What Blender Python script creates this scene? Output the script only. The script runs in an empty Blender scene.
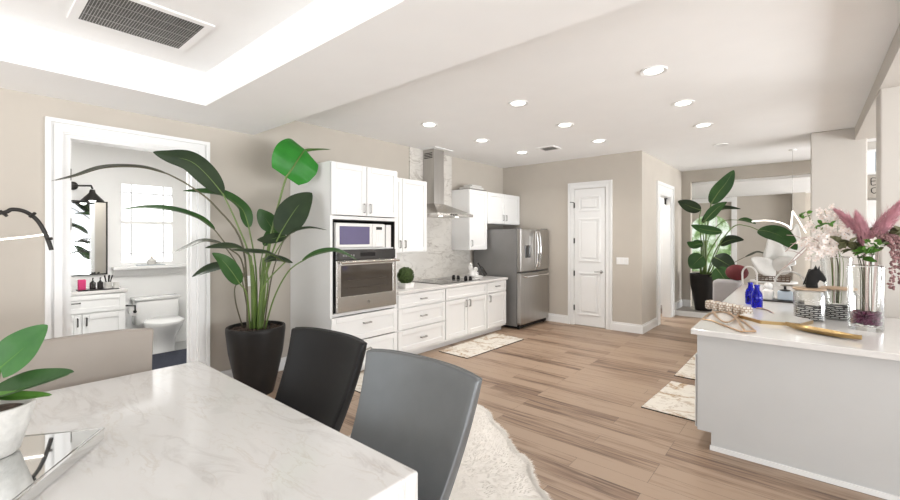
import bpy, bmesh, math, random
from mathutils import Vector, Matrix, noise
random.seed(7)
C = bpy.context.scene.collection
PI = math.pi

# ---------------------------------------------------------------- camera, world, exposure
cd = bpy.data.cameras.new('camera'); cam = bpy.data.objects.new('camera', cd); C.objects.link(cam)
cd.sensor_width = 36; cd.lens = 16.8; cd.shift_y = -12 / 900; cd.clip_start = .05
cam.location = (0, 0, 1.6); cam.rotation_euler = (PI / 2, 0, math.atan(357 / 420))
bpy.context.scene.camera = cam
w = bpy.data.worlds.new('world'); bpy.context.scene.world = w; w.use_nodes = True
wn = w.node_tree.nodes['Background']; wn.inputs[1].default_value = 1.0
_tc = w.node_tree.nodes.new('ShaderNodeTexCoord'); _sx = w.node_tree.nodes.new('ShaderNodeSeparateXYZ'); _rp = w.node_tree.nodes.new('ShaderNodeValToRGB')
w.node_tree.links.new(_tc.outputs['Generated'], _sx.inputs[0]); w.node_tree.links.new(_sx.outputs[2], _rp.inputs[0]); w.node_tree.links.new(_rp.outputs[0], wn.inputs[0])
_mr = w.node_tree.nodes.new('ShaderNodeMapRange'); _mr.inputs[1].default_value = -1; _mr.inputs[2].default_value = 1
w.node_tree.links.new(_sx.outputs[2], _mr.inputs[0]); w.node_tree.links.new(_mr.outputs[0], _rp.inputs[0])
_rp.color_ramp.elements[0].position = .47; _rp.color_ramp.elements[0].color = (3.0, 3.0, 3.0, 1)      # added glow below the horizon, lifts light onto the ceilings
_rp.color_ramp.elements[1].position = .52; _rp.color_ramp.elements[1].color = (1.4, 1.45, 1.5, 1)    # hazy bright sky
vs = bpy.context.scene.view_settings
vs.view_transform = 'Standard'; vs.look = 'None'; vs.gamma = 1; vs.use_curve_mapping = False; vs.exposure = 0.16

def area(name, loc, rot, sx, sy, power, col=(1, 1, 1)):
    l = bpy.data.lights.new(name, 'AREA'); l.shape = 'RECTANGLE'; l.size = sx; l.size_y = sy; l.energy = power; l.color = col
    o = bpy.data.objects.new(name, l); C.objects.link(o); o.location = loc; o.rotation_euler = rot
    return o
area('rear_uplight_fill', (-.8, -4.6, .6), (PI / 2 + .45, 0, 0), 6.5, 1.6, 70, (.98, .99, 1))  # fill light added behind the camera, tilted up to lighten the soffit
area('daylight_living_window', (7.0, 4.2, .7), (0, PI / 2 + .45, 0), 1.8, 9, 560, (.97, .985, 1))
area('daylight_dining_side', (3.9, 12.2, 1.3), (0, PI / 2 + .3, 0), 2.2, 3, 230, (1, 1, 1))  # area light from the right of the far dining room, no window modelled

# ---------------------------------------------------------------- materials
def nodes(name):
    m = bpy.data.materials.new(name); m.use_nodes = True
    nt = m.node_tree; b = nt.nodes['Principled BSDF']
    return m, nt, b
def ramp(nt, stops):
    r = nt.nodes.new('ShaderNodeValToRGB'); e = r.color_ramp.elements
    while len(e) < len(stops): e.new(.5)
    for k, (p, c) in enumerate(stops): e[k].position = p; e[k].color = (*c, 1) if len(c) == 3 else c
    return r
def coords(nt, scale=(1, 1, 1), rot=(0, 0, 0), kind='Object'):
    t = nt.nodes.new('ShaderNodeTexCoord'); mp = nt.nodes.new('ShaderNodeMapping')
    mp.inputs['Scale'].default_value = scale; mp.inputs['Rotation'].default_value = rot
    nt.links.new(t.outputs[kind], mp.inputs['Vector']); return mp
def tex_noise(nt, vec, scale, detail=4, rough=.5, dist=0):
    n = nt.nodes.new('ShaderNodeTexNoise'); n.inputs['Scale'].default_value = scale; n.inputs['Detail'].default_value = detail
    n.inputs['Roughness'].default_value = rough; n.inputs['Distortion'].default_value = dist
    if vec: nt.links.new(vec.outputs[0], n.inputs['Vector'])
    return n
def bump(nt, b, src, strength, dist=.01):
    bp = nt.nodes.new('ShaderNodeBump'); bp.inputs['Strength'].default_value = strength; bp.inputs['Distance'].default_value = dist
    nt.links.new(src, bp.inputs['Height']); nt.links.new(bp.outputs[0], b.inputs['Normal'])
def plain(name, col, rough=.5, metal=0, var=.03, scale=6, bmp=0, bscale=80, coat=0, stretch=(1, 1, 1), spec=None):
    m, nt, b = nodes(name)
    mp = coords(nt, stretch); n = tex_noise(nt, mp, scale)
    lo = tuple(max(0, c * (1 - var)) for c in col); hi = tuple(min(1, c * (1 + var)) for c in col)
    r = ramp(nt, [(.3, lo), (.7, hi)]); nt.links.new(n.outputs['Fac'], r.inputs[0]); nt.links.new(r.outputs[0], b.inputs['Base Color'])
    b.inputs['Roughness'].default_value = rough; b.inputs['Metallic'].default_value = metal; b.inputs['Coat Weight'].default_value = coat
    if spec is not None: b.inputs['Specular IOR Level'].default_value = spec
    if bmp: bump(nt, b, tex_noise(nt, mp, bscale, 3).outputs['Fac'], bmp)
    return m
def glow(name, col, st):
    m, nt, b = nodes(name); b.inputs['Base Color'].default_value = (*col, 1)
    b.inputs['Emission Color'].default_value = (*col, 1); b.inputs['Emission Strength'].default_value = st
    return m
def glassy(name, col=(1, 1, 1), rough=0, ior=1.45):
    m, nt, b = nodes(name); b.inputs['Base Color'].default_value = (*col, 1); b.inputs['Transmission Weight'].default_value = 1
    b.inputs['Roughness'].default_value = rough; b.inputs['IOR'].default_value = ior
    return m
def thin_glass(name, tint=(1, 1, 1), refl=.12):
    m = bpy.data.materials.new(name); m.use_nodes = True; nt = m.node_tree; nt.nodes.clear()
    o = nt.nodes.new('ShaderNodeOutputMaterial'); mix = nt.nodes.new('ShaderNodeMixShader')
    t = nt.nodes.new('ShaderNodeBsdfTransparent'); g = nt.nodes.new('ShaderNodeBsdfGlossy'); lw = nt.nodes.new('ShaderNodeLayerWeight')
    t.inputs[0].default_value = (*tint, 1); g.inputs['Roughness'].default_value = .02; lw.inputs['Blend'].default_value = refl
    nt.links.new(lw.outputs['Facing'], mix.inputs[0]); nt.links.new(t.outputs[0], mix.inputs[1]); nt.links.new(g.outputs[0], mix.inputs[2])
    nt.links.new(mix.outputs[0], o.inputs[0]); return m
def marble(name, base, vein, scale=1.2, rough=.12, width=.02, amount=1.0, rot=.6, vein2=None, stretch=(1, 2.2, 1), mask=(.42, .66), soft=.45):
    m, nt, b = nodes(name)
    mp = coords(nt, stretch, (0, .3, rot))
    col = None
    def layer(sc, wd, colr, seed, prev, amt):
        mp2 = nt.nodes.new('ShaderNodeMapping'); mp2.inputs['Location'].default_value = (seed, seed * .7, seed * .3)
        nt.links.new(mp.outputs[0], mp2.inputs['Vector'])
        n = tex_noise(nt, mp2, sc, 6, .58, .9)
        s = nt.nodes.new('ShaderNodeMath'); s.operation = 'SUBTRACT'; s.inputs[1].default_value = .5; nt.links.new(n.outputs['Fac'], s.inputs[0])
        a = nt.nodes.new('ShaderNodeMath'); a.operation = 'ABSOLUTE'; nt.links.new(s.outputs[0], a.inputs[0])
        r = ramp(nt, [(0, (amt, amt, amt)), (wd * .3, (amt * .55,) * 3), (wd, (0, 0, 0))]); nt.links.new(a.outputs[0], r.inputs[0])
        n2 = tex_noise(nt, mp2, sc * .9, 2); r2 = ramp(nt, [(mask[0], (0, 0, 0)), (mask[1], (1, 1, 1))]); nt.links.new(n2.outputs['Fac'], r2.inputs[0])
        mu = nt.nodes.new('ShaderNodeMath'); mu.operation = 'MULTIPLY'; nt.links.new(r.outputs[0], mu.inputs[0]); nt.links.new(r2.outputs[0], mu.inputs[1])
        mx = nt.nodes.new('ShaderNodeMix'); mx.data_type = 'RGBA'; nt.links.new(mu.outputs[0], mx.inputs[0])
        if prev is None: mx.inputs[6].default_value = (*base, 1)
        else: nt.links.new(prev, mx.inputs[6])
        mx.inputs[7].default_value = (*colr, 1)
        return mx.outputs[2]
    col = layer(scale, width, vein, 3.1, None, amount)
    col = layer(scale * 2.3, width * .7, vein2 or vein, 8.7, col, amount * .7)
    col = layer(scale * .6, width * 3, tuple(.5 * (x + y) for x, y in zip(base, vein)), 15.3, col, amount * soft)
    nt.links.new(col, b.inputs['Base Color']); b.inputs['Roughness'].default_value = rough
    return m
def planks(name, tones, length=1.3, width=.15, rough=.42):
    m, nt, b = nodes(name)
    mp = coords(nt)
    br = nt.nodes.new('ShaderNodeTexBrick'); br.offset = .37; br.offset_frequency = 3
    br.inputs['Color1'].default_value = (0, 0, 0, 1); br.inputs['Color2'].default_value = (1, 1, 1, 1); br.inputs['Mortar'].default_value = (.5, .5, .5, 1)
    br.inputs['Scale'].default_value = 1; br.inputs['Mortar Size'].default_value = .0015; br.inputs['Bias'].default_value = 0
    br.inputs['Brick Width'].default_value = length; br.inputs['Row Height'].default_value = width
    nt.links.new(mp.outputs[0], br.inputs['Vector'])
    sep = nt.nodes.new('ShaderNodeSeparateColor'); nt.links.new(br.outputs['Color'], sep.inputs[0])
    # grain, shifted plank by plank
    cmb = nt.nodes.new('ShaderNodeVectorMath'); cmb.operation = 'MULTIPLY_ADD'
    nt.links.new(br.outputs['Color'], cmb.inputs[0]); cmb.inputs[1].default_value = (17, 31, 5); nt.links.new(mp.outputs[0], cmb.inputs[2])
    st = nt.nodes.new('ShaderNodeMapping'); st.inputs['Scale'].default_value = (1.1, 21, 1); nt.links.new(cmb.outputs[0], st.inputs['Vector'])
    g = tex_noise(nt, st, 1.6, 7, .62, .6)
    st2 = nt.nodes.new('ShaderNodeMapping'); st2.inputs['Scale'].default_value = (.55, 3.2, 1); nt.links.new(cmb.outputs[0], st2.inputs['Vector'])
    g2 = tex_noise(nt, st2, 1.3, 3, .5, .8)
    ad = nt.nodes.new('ShaderNodeMath'); ad.operation = 'MULTIPLY_ADD'; nt.links.new(sep.outputs[0], ad.inputs[0]); ad.inputs[1].default_value = .34
    nt.links.new(g.outputs['Fac'], ad.inputs[2])
    a2 = nt.nodes.new('ShaderNodeMath'); a2.operation = 'MULTIPLY_ADD'; nt.links.new(g2.outputs['Fac'], a2.inputs[0]); a2.inputs[1].default_value = .5
    nt.links.new(ad.outputs[0], a2.inputs[2])
    sc = nt.nodes.new('ShaderNodeMath'); sc.operation = 'MULTIPLY'; sc.inputs[1].default_value = .72; nt.links.new(a2.outputs[0], sc.inputs[0])
    r = ramp(nt, tones); nt.links.new(sc.outputs[0], r.inputs[0])
    mx = nt.nodes.new('ShaderNodeMix'); mx.data_type = 'RGBA'; nt.links.new(br.outputs['Fac'], mx.inputs[0])
    nt.links.new(r.outputs[0], mx.inputs[6]); mx.inputs[7].default_value = (.13, .09, .07, 1)
    nt.links.new(mx.outputs[2], b.inputs['Base Color'])
    b.inputs['Roughness'].default_value = rough; bump(nt, b, g.outputs['Fac'], .08, .004)
    return m
def stripes(name, c1, c2, sx, sy, mort=.1, rough=.6, kind='Object', rot=(PI / 2, 0, 0)):
    m, nt, b = nodes(name); mp = coords(nt, (1, 1, 1), rot, kind)
    br = nt.nodes.new('ShaderNodeTexBrick'); br.inputs['Scale'].default_value = 1; br.inputs['Brick Width'].default_value = sx; br.inputs['Row Height'].default_value = sy
    br.inputs['Color1'].default_value = (*c1, 1); br.inputs['Color2'].default_value = (*c1, 1); br.inputs['Mortar'].default_value = (*c2, 1); br.inputs['Mortar Size'].default_value = mort
    nt.links.new(mp.outputs[0], br.inputs['Vector']); nt.links.new(br.outputs['Color'], b.inputs['Base Color']); b.inputs['Roughness'].default_value = rough
    return m
def leafmat(name, c1, c2, rough=.38):
    m, nt, b = nodes(name); mp = coords(nt); n = tex_noise(nt, mp, 3.5, 5, .6)
    r = ramp(nt, [(.3, c1), (.7, c2)]); nt.links.new(n.outputs['Fac'], r.inputs[0]); nt.links.new(r.outputs[0], b.inputs['Base Color'])
    b.inputs['Roughness'].default_value = rough; b.inputs['Specular IOR Level'].default_value = .22
    bump(nt, b, tex_noise(nt, mp, 25, 3).outputs['Fac'], .15)
    return m

M = {}
M['wall'] = plain('taupe_paint', (.50, .458, .402), .75, 0, .015, 4, .04, 220)
M['ceil'] = plain('white_ceiling_paint', (.88, .88, .875), .85, 0, .01, 3, .06, 160)
M['cream'] = plain('lightened_taupe_paint', (.55, .52, .48), .75, 0, .012, 4, .04, 220)  # wall taupe made paler: stronger light there is put into the colour
M['trim'] = plain('white_trim_paint', (.80, .80, .79), .35, 0, .01)
M['bathwall'] = plain('bath_white_paint', (.80, .80, .79), .7, 0, .01)
M['cab'] = plain('white_cabinet_lacquer', (.80, .80, .79), .35, 0, .008)
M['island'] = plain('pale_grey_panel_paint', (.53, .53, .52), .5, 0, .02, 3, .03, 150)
M['floor'] = planks('oak_plank_floor', [(.39, (.062, .034, .022)), (.475, (.140, .085, .056)), (.565, (.250, .163, .109)), (.68, (.37, .265, .188))])
M['landing'] = planks('grey_plank_landing', [(.28, (.12, .10, .09)), (.5, (.22, .19, .17)), (.7, (.33, .29, .26)), (.85, (.40, .36, .33))])
M['bathfloor'] = stripes('bath_tile', (.60, .60, .59), (.42, .42, .42), .6, .3, .004, .3, rot=(0, 0, 0))
M['quartz'] = plain('white_quartz', (.68, .665, .645), .10, 0, .02, 40)
M['tablemarble'] = marble('table_marble', (.76, .75, .735), (.47, .44, .42), 1.5, .10, .045, .5, -.75, (.52, .45, .36), (1, 3.2, 1))
M['slab'] = marble('backsplash_marble', (.68, .655, .61), (.33, .29, .25), 2.2, .2, .04, .75, .3, stretch=(1, 1, 2.4))
M['matmarble'] = marble('gold_veined_mat', (.74, .70, .63), (.36, .20, .06), 2.0, .45, .035, 1.0, .3, (.33, .25, .17), (1, 1.2, 1), (.30, .42), 0)
M['steel'] = plain('brushed_steel', (.47, .455, .435), .30, 1, .05, 60, 0, 80, 0, (1, 1, .02))
M['steel_h'] = plain('brushed_steel_sideways', (.50, .48, .45), .26, 1, .05, 60, 0, 80, 0, (1, .03, 1))
M['fridgeside'] = plain('grey_fridge_side', (.24, .235, .23), .45, .4, .03)
M['nickel'] = plain('satin_nickel', (.42, .41, .40), .28, 1, .03)
M['chrome'] = plain('chrome', (.78, .78, .78), .08, 1, .01)
M['blackglass'] = plain('black_glass', (.016, .015, .015), .05, 0, .05, 6, 0, 80, .3)
M['ovenwin'] = plain('oven_window_glass', (.055, .045, .035), .07, 0, .1, 3, 0, 80, .3)
M['mwwin'] = plain('microwave_window', (.115, .10, .20), .25, 0, .06, 3)
M['black'] = plain('black_matte', (.014, .013, .0125), .5, 0, .1, spec=.2)
M['blackmetal'] = plain('black_metal', (.03, .028, .026), .4, .6, .1)
M['pot'] = plain('black_planter', (.015, .0135, .0125), .45, 0, .12, 8, spec=.22)
M['soil'] = plain('bark_soil', (.06, .04, .03), .95, 0, .6, 30, .8, 40)
M['leather_k'] = plain('black_leather', (.010, .010, .011), .34, 0, .1, 8, .05, 240, 0, spec=.28)
M['leather_g'] = plain('charcoal_leather', (.175, .185, .19), .36, .45, .05, 8, .05, 240, .1)
M['leather_t'] = plain('taupe_leather', (.31, .272, .235), .42, 0, .03, 5, .06, 240)
M['darkwood'] = plain('dark_wood', (.045, .03, .022), .5, 0, .2, 10)
M['fur'] = plain('cream_fur', (.82, .785, .735), .95, 0, .04, 12)
M['mirror'] = plain('mirror_silver', (.82, .83, .83), .03, 1, .005)
M['paleceramic'] = plain('grey_white_ceramic', (.62, .61, .58), .35, 0, .12, 30, .35, 45)
M['porcelain'] = plain('porcelain', (.82, .82, .81), .12, 0, .01)
M['navy'] = plain('navy_rug', (.028, .032, .05), .95, 0, .4, 60, .9, 70)
M['glass'] = thin_glass('clear_glass', (.985, .99, .985), .22)
M['jarglass'] = thin_glass('jar_glass', (.975, .98, .975), .34)
M['cobalt'] = glassy('cobalt_glass', (.02, .035, .75), .03)
M['frost'] = glow('daylit_frosted_pane', (1, 1, 1), 1.0)
M['lampon'] = glow('lit_lens', (1, .97, .93), 6)
M['led'] = glow('led_strip', (1, .96, .90), 1.1)
M['gold'] = plain('brushed_gold', (.43, .30, .14), .32, 1, .06, 20)
M['copper'] = plain('pale_copper', (.58, .40, .26), .3, 1, .05, 20)
M['lightwood'] = plain('light_wood', (.42, .30, .20), .5, 0, .15, 6, 0, 80, 0, (2, 12, 2))
M['white'] = plain('white_satin', (.80, .79, .77), .4, 0, .02)
M['mosaic'] = stripes('shell_mosaic', (.72, .68, .62), (.33, .22, .14), .028, .021, .003, .3)
M['weave'] = stripes('black_white_weave', (.72, .71, .68), (.02, .02, .02), .055, .016, .005, .7)
M['lattice'] = plain('brown_lattice', (.16, .11, .08), .6, 0, .15)
M['maroon'] = plain('maroon_velvet', (.14, .018, .022), .7, 0, .3, 9)
M['lilacgrey'] = plain('grey_upholstery', (.40, .38, .38), .8, 0, .05)
M['plush'] = plain('white_plush', (.85, .84, .81), .9, 0, .03, 10, .4, 50)
M['purple'] = plain('purple_glass_chips', (.10, .022, .055), .12, 0, .45, 30, 0, 80, .4)
M['pampas'] = plain('dusty_pink_plume', (.50, .24, .28), .9, 0, .22, 14)
M['amaranth'] = plain('mauve_hanging_plume', (.24, .13, .13), .9, 0, .25, 14)
M['petal'] = plain('white_petals', (.80, .73, .69), .6, 0, .09, 9)
M['petalcore'] = plain('peach_flower_core', (.72, .50, .34), .7, 0, .1)
M['twig'] = plain('pinkish_twig', (.50, .38, .35), .7, 0, .15, 12)
M['stalk'] = plain('green_stalk', (.085, .085, .045), .5, 0, .2)
M['olive'] = leafmat('olive_foliage', (.09, .10, .045), (.20, .20, .11), .55)
M['fresh'] = leafmat('fresh_green_foliage', (.05, .14, .02), (.12, .26, .05), .45)
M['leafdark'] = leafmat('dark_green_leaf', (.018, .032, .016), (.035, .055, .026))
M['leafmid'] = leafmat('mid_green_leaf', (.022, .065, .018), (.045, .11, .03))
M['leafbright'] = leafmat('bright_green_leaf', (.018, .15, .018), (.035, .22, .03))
M['leaforchid'] = leafmat('orchid_leaf', (.03, .11, .025), (.06, .18, .04))
M['leafgrey'] = leafmat('grey_green_leaf', (.06, .065, .05), (.11, .115, .09))
M['stem'] = plain('pale_green_stem', (.12, .19, .045), .45, 0, .15, 6)
M['stemdark'] = plain('brown_green_stem', (.11, .10, .06), .5, 0, .2, 6)
M['boxwood'] = plain('boxwood_green', (.06, .10, .025), .8, 0, .5, 40, .9, 40)
M['paleblue'] = plain('pale_blue_glass', (.48, .56, .64), .08, 0, .04, 5, 0, 80, .4)
M['pink'] = plain('hot_pink', (.62, .03, .16), .5, 0, .05)
M['paper'] = plain('toilet_paper', (.8, .79, .77), .95, 0, .02)
M['ink'] = plain('black_ink', (.012, .012, .012), .6)
M['signboard'] = plain('taupe_board', (.46, .42, .37), .7, 0, .02)
M['shade'] = plain('grey_roller_shade', (.42, .46, .49), .8, 0, .03)
M['muntin'] = plain('grey_muntin', (.55, .56, .57), .5, 0, .01)
M['filter'] = plain('vent_filter', (.13, .127, .12), .9, 0, .5, 120)

def outdoor():
    m, nt, b = nodes('garden_outside'); mp = coords(nt, (1, 1, 1)); n = tex_noise(nt, mp, 3.2, 6, .6, .4)
    r = ramp(nt, [(.32, (.03, .09, .02)), (.46, (.22, .38, .12)), (.56, (.75, .85, .72)), (.68, (1, 1, 1))])
    nt.links.new(n.outputs['Fac'], r.inputs[0]); nt.links.new(r.outputs[0], b.inputs['Emission Color']); b.inputs['Emission Strength'].default_value = .9
    b.inputs['Base Color'].default_value = (.1, .1, .1, 1); return m
M['garden'] = outdoor()

# ---------------------------------------------------------------- mesh helpers
class MB:
    def __init__(s): s.bm = bmesh.new()
    def box(s, x0, x1, y0, y1, z0, z1, bev=0, seg=2):
        x0, x1 = sorted((x0, x1)); y0, y1 = sorted((y0, y1)); z0, z1 = sorted((z0, z1))
        mt = Matrix.Translation(((x0 + x1) / 2, (y0 + y1) / 2, (z0 + z1) / 2)) @ Matrix.Diagonal((x1 - x0, y1 - y0, z1 - z0, 1))
        r = bmesh.ops.create_cube(s.bm, size=1, matrix=mt)
        if bev:
            es = list({e for v in r['verts'] for e in v.link_edges})
            bmesh.ops.bevel(s.bm, geom=es, offset=bev, segments=seg, profile=.5, affect='EDGES', clamp_overlap=True)
        return s
    def obox(s, c, size, rz=0, bev=0, seg=2, rx=0):
        mt = Matrix.Translation(c) @ Matrix.Rotation(rz, 4, 'Z') @ Matrix.Rotation(rx, 4, 'X') @ Matrix.Diagonal((*size, 1))
        r = bmesh.ops.create_cube(s.bm, size=1, matrix=mt)
        if bev:
            es = list({e for v in r['verts'] for e in v.link_edges})
            bmesh.ops.bevel(s.bm, geom=es, offset=bev, segments=seg, profile=.5, affect='EDGES', clamp_overlap=True)
        return s
    def quad(s, pts):
        s.bm.faces.new([s.bm.verts.new(p) for p in pts]); return s
    def prism(s, poly, z0, z1, bev=0):
        a = [s.bm.verts.new((x, y, z0)) for x, y in poly]; b = [s.bm.verts.new((x, y, z1)) for x, y in poly]
        n = len(poly); fs = [s.bm.faces.new(b), s.bm.faces.new(a[::-1])]
        for i in range(n): fs.append(s.bm.faces.new((a[i], a[(i + 1) % n], b[(i + 1) % n], b[i])))
        bmesh.ops.recalc_face_normals(s.bm, faces=fs)
        if bev:
            es = [e for e in fs[0].edges]
            bmesh.ops.bevel(s.bm, geom=es, offset=bev, segments=2, profile=.5, affect='EDGES', clamp_overlap=True)
        return s
    def loft(s, rings, caps=True, close=True):
        vr = [[s.bm.verts.new(p) for p in r] for r in rings]; n = len(rings[0]); fs = []
        for a, b in zip(vr, vr[1:]):
            for i in range(n if close else n - 1):
                fs.append(s.bm.faces.new((a[i], a[(i + 1) % n], b[(i + 1) % n], b[i])))
        if caps: fs.append(s.bm.faces.new(vr[0][::-1])); fs.append(s.bm.faces.new(vr[-1]))
        bmesh.ops.recalc_face_normals(s.bm, faces=fs); return s
    def lathe(s, prof, c=(0, 0, 0), n=28, sx=1, sy=1, axis='Z', power=1):
        rings = []
        for r, z in prof:
            ring = []
            for k in range(n):
                a = 2 * PI * k / n; ca, sa = math.cos(a), math.sin(a)
                if power != 1:
                    ca = math.copysign(abs(ca) ** power, ca); sa = math.copysign(abs(sa) ** power, sa)
                p = (max(r, 1e-4) * ca * sx, max(r, 1e-4) * sa * sy, z)
                if axis == 'X': p = (p[2], p[0], p[1])
                if axis == 'Y': p = (p[0], p[2], p[1])
                ring.append((p[0] + c[0], p[1] + c[1], p[2] + c[2]))
            rings.append(ring)
        return s.loft(rings)
    def tube(s, pts, r, n=8, r2=None, flat=1, caps=True):
        pts = [Vector(p) for p in pts]; rings = []; up = Vector((0, 0, 1)); prev = None
        for i, p in enumerate(pts):
            t = (pts[min(i + 1, len(pts) - 1)] - pts[max(i - 1, 0)]).normalized()
            if prev is None:
                u = t.cross(up if abs(t.z) < .95 else Vector((1, 0, 0))).normalized()
            else:
                u = (prev - t * prev.dot(t)); u = u.normalized() if u.length > 1e-6 else t.orthogonal().normalized()
            prev = u; v = t.cross(u)
            f = i / max(1, len(pts) - 1); rr = r if r2 is None else r + (r2 - r) * f
            rings.append([p + u * rr * math.cos(2 * PI * k / n) + v * rr * flat * math.sin(2 * PI * k / n) for k in range(n)])
        return s.loft(rings, caps)
    def ball(s, c, r, sub=2, sc=(1, 1, 1)):
        bmesh.ops.create_icosphere(s.bm, subdivisions=sub, radius=r, matrix=Matrix.Translation(c) @ Matrix.Diagonal((*sc, 1))); return s
    def xform(s, mt):
        bmesh.ops.transform(s.bm, matrix=mt, verts=s.bm.verts); return s
    def build(s, name, mat, parent=None, smooth=True, origin=None, bevel=0):
        me = bpy.data.meshes.new(name)
        if parent is not None: off = WORLD[parent.name]
        elif origin is not None: off = Vector(origin)
        else:
            co = [v.co for v in s.bm.verts]
            off = Vector(((min(c.x for c in co) + max(c.x for c in co)) / 2, (min(c.y for c in co) + max(c.y for c in co)) / 2, min(c.z for c in co)))
        bmesh.ops.translate(s.bm, vec=-off, verts=s.bm.verts)
        s.bm.to_mesh(me); s.bm.free()
        for p in me.polygons: p.use_smooth = smooth
        me.materials.append(mat)
        o = bpy.data.objects.new(name, me); C.objects.link(o)
        if parent is not None: o.parent = parent
        else: o.location = off
        WORLD[o.name] = off.copy()
        if smooth:
            md = o.modifiers.new('edge_split', 'EDGE_SPLIT'); md.split_angle = math.radians(38)
        return o
WORLD = {}
def tag(o, label, cat, group=None, kind=None):
    o['label'] = label; o['category'] = cat
    if group: o['group'] = group
    if kind: o['kind'] = kind
    return o
def thing(name, loc, label, cat, group=None):
    o = bpy.data.objects.new(name, None); C.objects.link(o); o.location = loc; o.empty_display_size = .1
    WORLD[o.name] = Vector(loc); return tag(o, label, cat, group)
def struct(name, mb, mat, parent=None, smooth=False):
    o = mb.build(name, mat, parent, smooth)
    if parent is None: o['kind'] = 'structure'
    return o
def sp(name, loc):     # a setting piece made of parts
    o = bpy.data.objects.new(name, None); C.objects.link(o); o.location = loc; o.empty_display_size = .1
    WORLD[o.name] = Vector(loc); o['kind'] = 'structure'; return o
def curve(pts, n=6):   # smooth polyline through points
    P = [Vector(p) for p in pts]; out = []
    for i in range(len(P) - 1):
        p0 = P[max(i - 1, 0)]; p1 = P[i]; p2 = P[i + 1]; p3 = P[min(i + 2, len(P) - 1)]
        for k in range(n):
            t = k / n
            out.append(.5 * ((2 * p1) + (p2 - p0) * t + (2 * p0 - 5 * p1 + 4 * p2 - p3) * t * t + (3 * p1 - p0 - 3 * p2 + p3) * t ** 3))
    out.append(P[-1]); return out
def dup(root, loc, label=None, group=None, rz=None):
    r = root.copy(); C.objects.link(r); r.location = loc; WORLD[r.name] = Vector(loc)
    if rz is not None: r.rotation_euler[2] = rz
    if label: r['label'] = label
    if group: r['group'] = group
    for ch in list(root.children):
        c = ch.copy(); C.objects.link(c); c.parent = r
        for g in list(ch.children):
            d = g.copy(); C.objects.link(d); d.parent = c
    return r

# ================================================================= SETTING
WX = -4.85
struct('floor', MB().box(-4.99, 6, -3.2, 9.66, -.1, 0), M['floor'])
struct('floor_landing', MB().box(-3.4, 6, 9.72, 14.35, -.1, .104), M['landing'])
struct('trim_step', MB().box(-2.1, 6, 9.66, 9.72, -.1, .10), M['trim'])
struct('ceiling', MB().box(-4.99, 6, 2.2, 10.35, 3.06, 3.2), M['ceil'])
sf = MB()
for b in ((-4.99, 6, 1.45, 2.22), (-4.99, -4.1, -3.2, 1.45), (2.6, 6, -3.2, 1.45), (-4.1, 2.6, -3.2, -2.4)):
    sf.box(b[0], b[1], b[2], b[3], 2.785, 3.2)
struct('ceiling_soffit', sf, M['ceil'])
struct('ceiling_tray', MB().box(-4.1, 2.6, -2.4, 1.45, 3.08, 3.2), M['ceil'])
# left wall with the bathroom doorway
struct('wall_left', MB().box(-4.99, WX, -3.2, .63, 0, 2.9).box(-4.99, WX, 1.59, 7.55, 0, 3.2).box(-4.99, WX, .63, 1.59, 2.50, 3.2).box(-4.99, WX, -3.2, .63, 2.9, 3.2), M['wall'])
struct('wall_back', MB().box(-4.99, -2.1, 7.417, 7.55, 0, 3.2), M['wall'])
struct('wall_hall', MB().box(-2.24, -2.1, 7.55, 8.51, 0, 3.2).box(-2.24, -2.1, 9.33, 10.35, 0, 3.2).box(-2.24, -2.1, 8.51, 9.33, 2.45, 3.2), M['wall'])
struct('wall_opening', MB().box(-3.4, -1.93, 10.35, 10.5, .104, 3.2).box(-1.93, .95, 10.35, 10.5, 2.815, 3.2), M['wall'])
struct('wall_far', MB().box(-3.4, 6, 14.2, 14.35, .104, 3).box(-.28, -.03, 13.95, 14.2, .104, 3), M['wall'])
struct('wall_dining_side', MB().box(-3.54, -3.4, 10.35, 14.35, .104, 3), M['wall'])
struct('ceiling_dining', MB().box(-3.54, 6, 10.5, 14.35, 2.76, 2.9), M['ceil'])
struct('wall_living', MB().box(.55, 6, 9.0, 9.14, 0, 3.06), M['cream'])
struct('wall_column', MB().box(.04, .60, 7.69, 8.25, 0, 3.06, .015), M['cream'])
struct('wall_beam', MB().box(.48, .80, -3.2, 2.2, 2.895, 3.06).box(.48, .80, 2.22, 7.72, 2.895, 3.06), M['cream'])
struct('wall_pier', MB().box(.485, 1.0, 5.2, 5.5, 0, 2.90, .012), M['cream'])
# room behind the hall doorway
struct('wall_pantry', MB().box(-3.7, -3.56, 7.55, 10.35, 0, 3.06).box(-3.56, -2.24, 10.2, 10.35, 0, 3.06), M['bathwall'])
struct('ceiling_pantry', MB().box(-3.7, -2.24, 7.55, 10.35, 3.061, 3.2), M['ceil'])
struct('floor_pantry', MB().box(-3.7, -2.1, 7.55, 10.35, -.1, -.001), M['floor'])
# bathroom shell
struct('wall_bath_far', MB().box(-7.54, -7.4, -.4, 2.7, 0, 1.2).box(-7.54, -7.4, -.4, 2.7, 2.42, 3).box(-7.54, -7.4, -.4, 1.48, 1.2, 2.42).box(-7.54, -7.4, 2.19, 2.7, 1.2, 2.42), M['bathwall'])
struct('wall_bath_right', MB().box(-7.4, -4.99, 2.56, 2.7, 0, 3), M['bathwall'])
struct('wall_bath_left', MB().box(-7.4, -4.99, -.4, -.26, 0, 3), M['bathwall'])
struct('ceiling_bath', MB().box(-7.54, -4.99, -.4, 2.7, 2.95, 3.1), M['ceil'])
struct('floor_bath', MB().box(-7.54, -4.85, -.4, 2.7, -.1, -.002), M['bathfloor'])
struct('baseboard_bath', MB().box(-7.4, -7.385, 1.5, 2.56, 0, .12).box(-7.385, -5, 2.545, 2.56, 0, .12), M['trim'])

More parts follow.
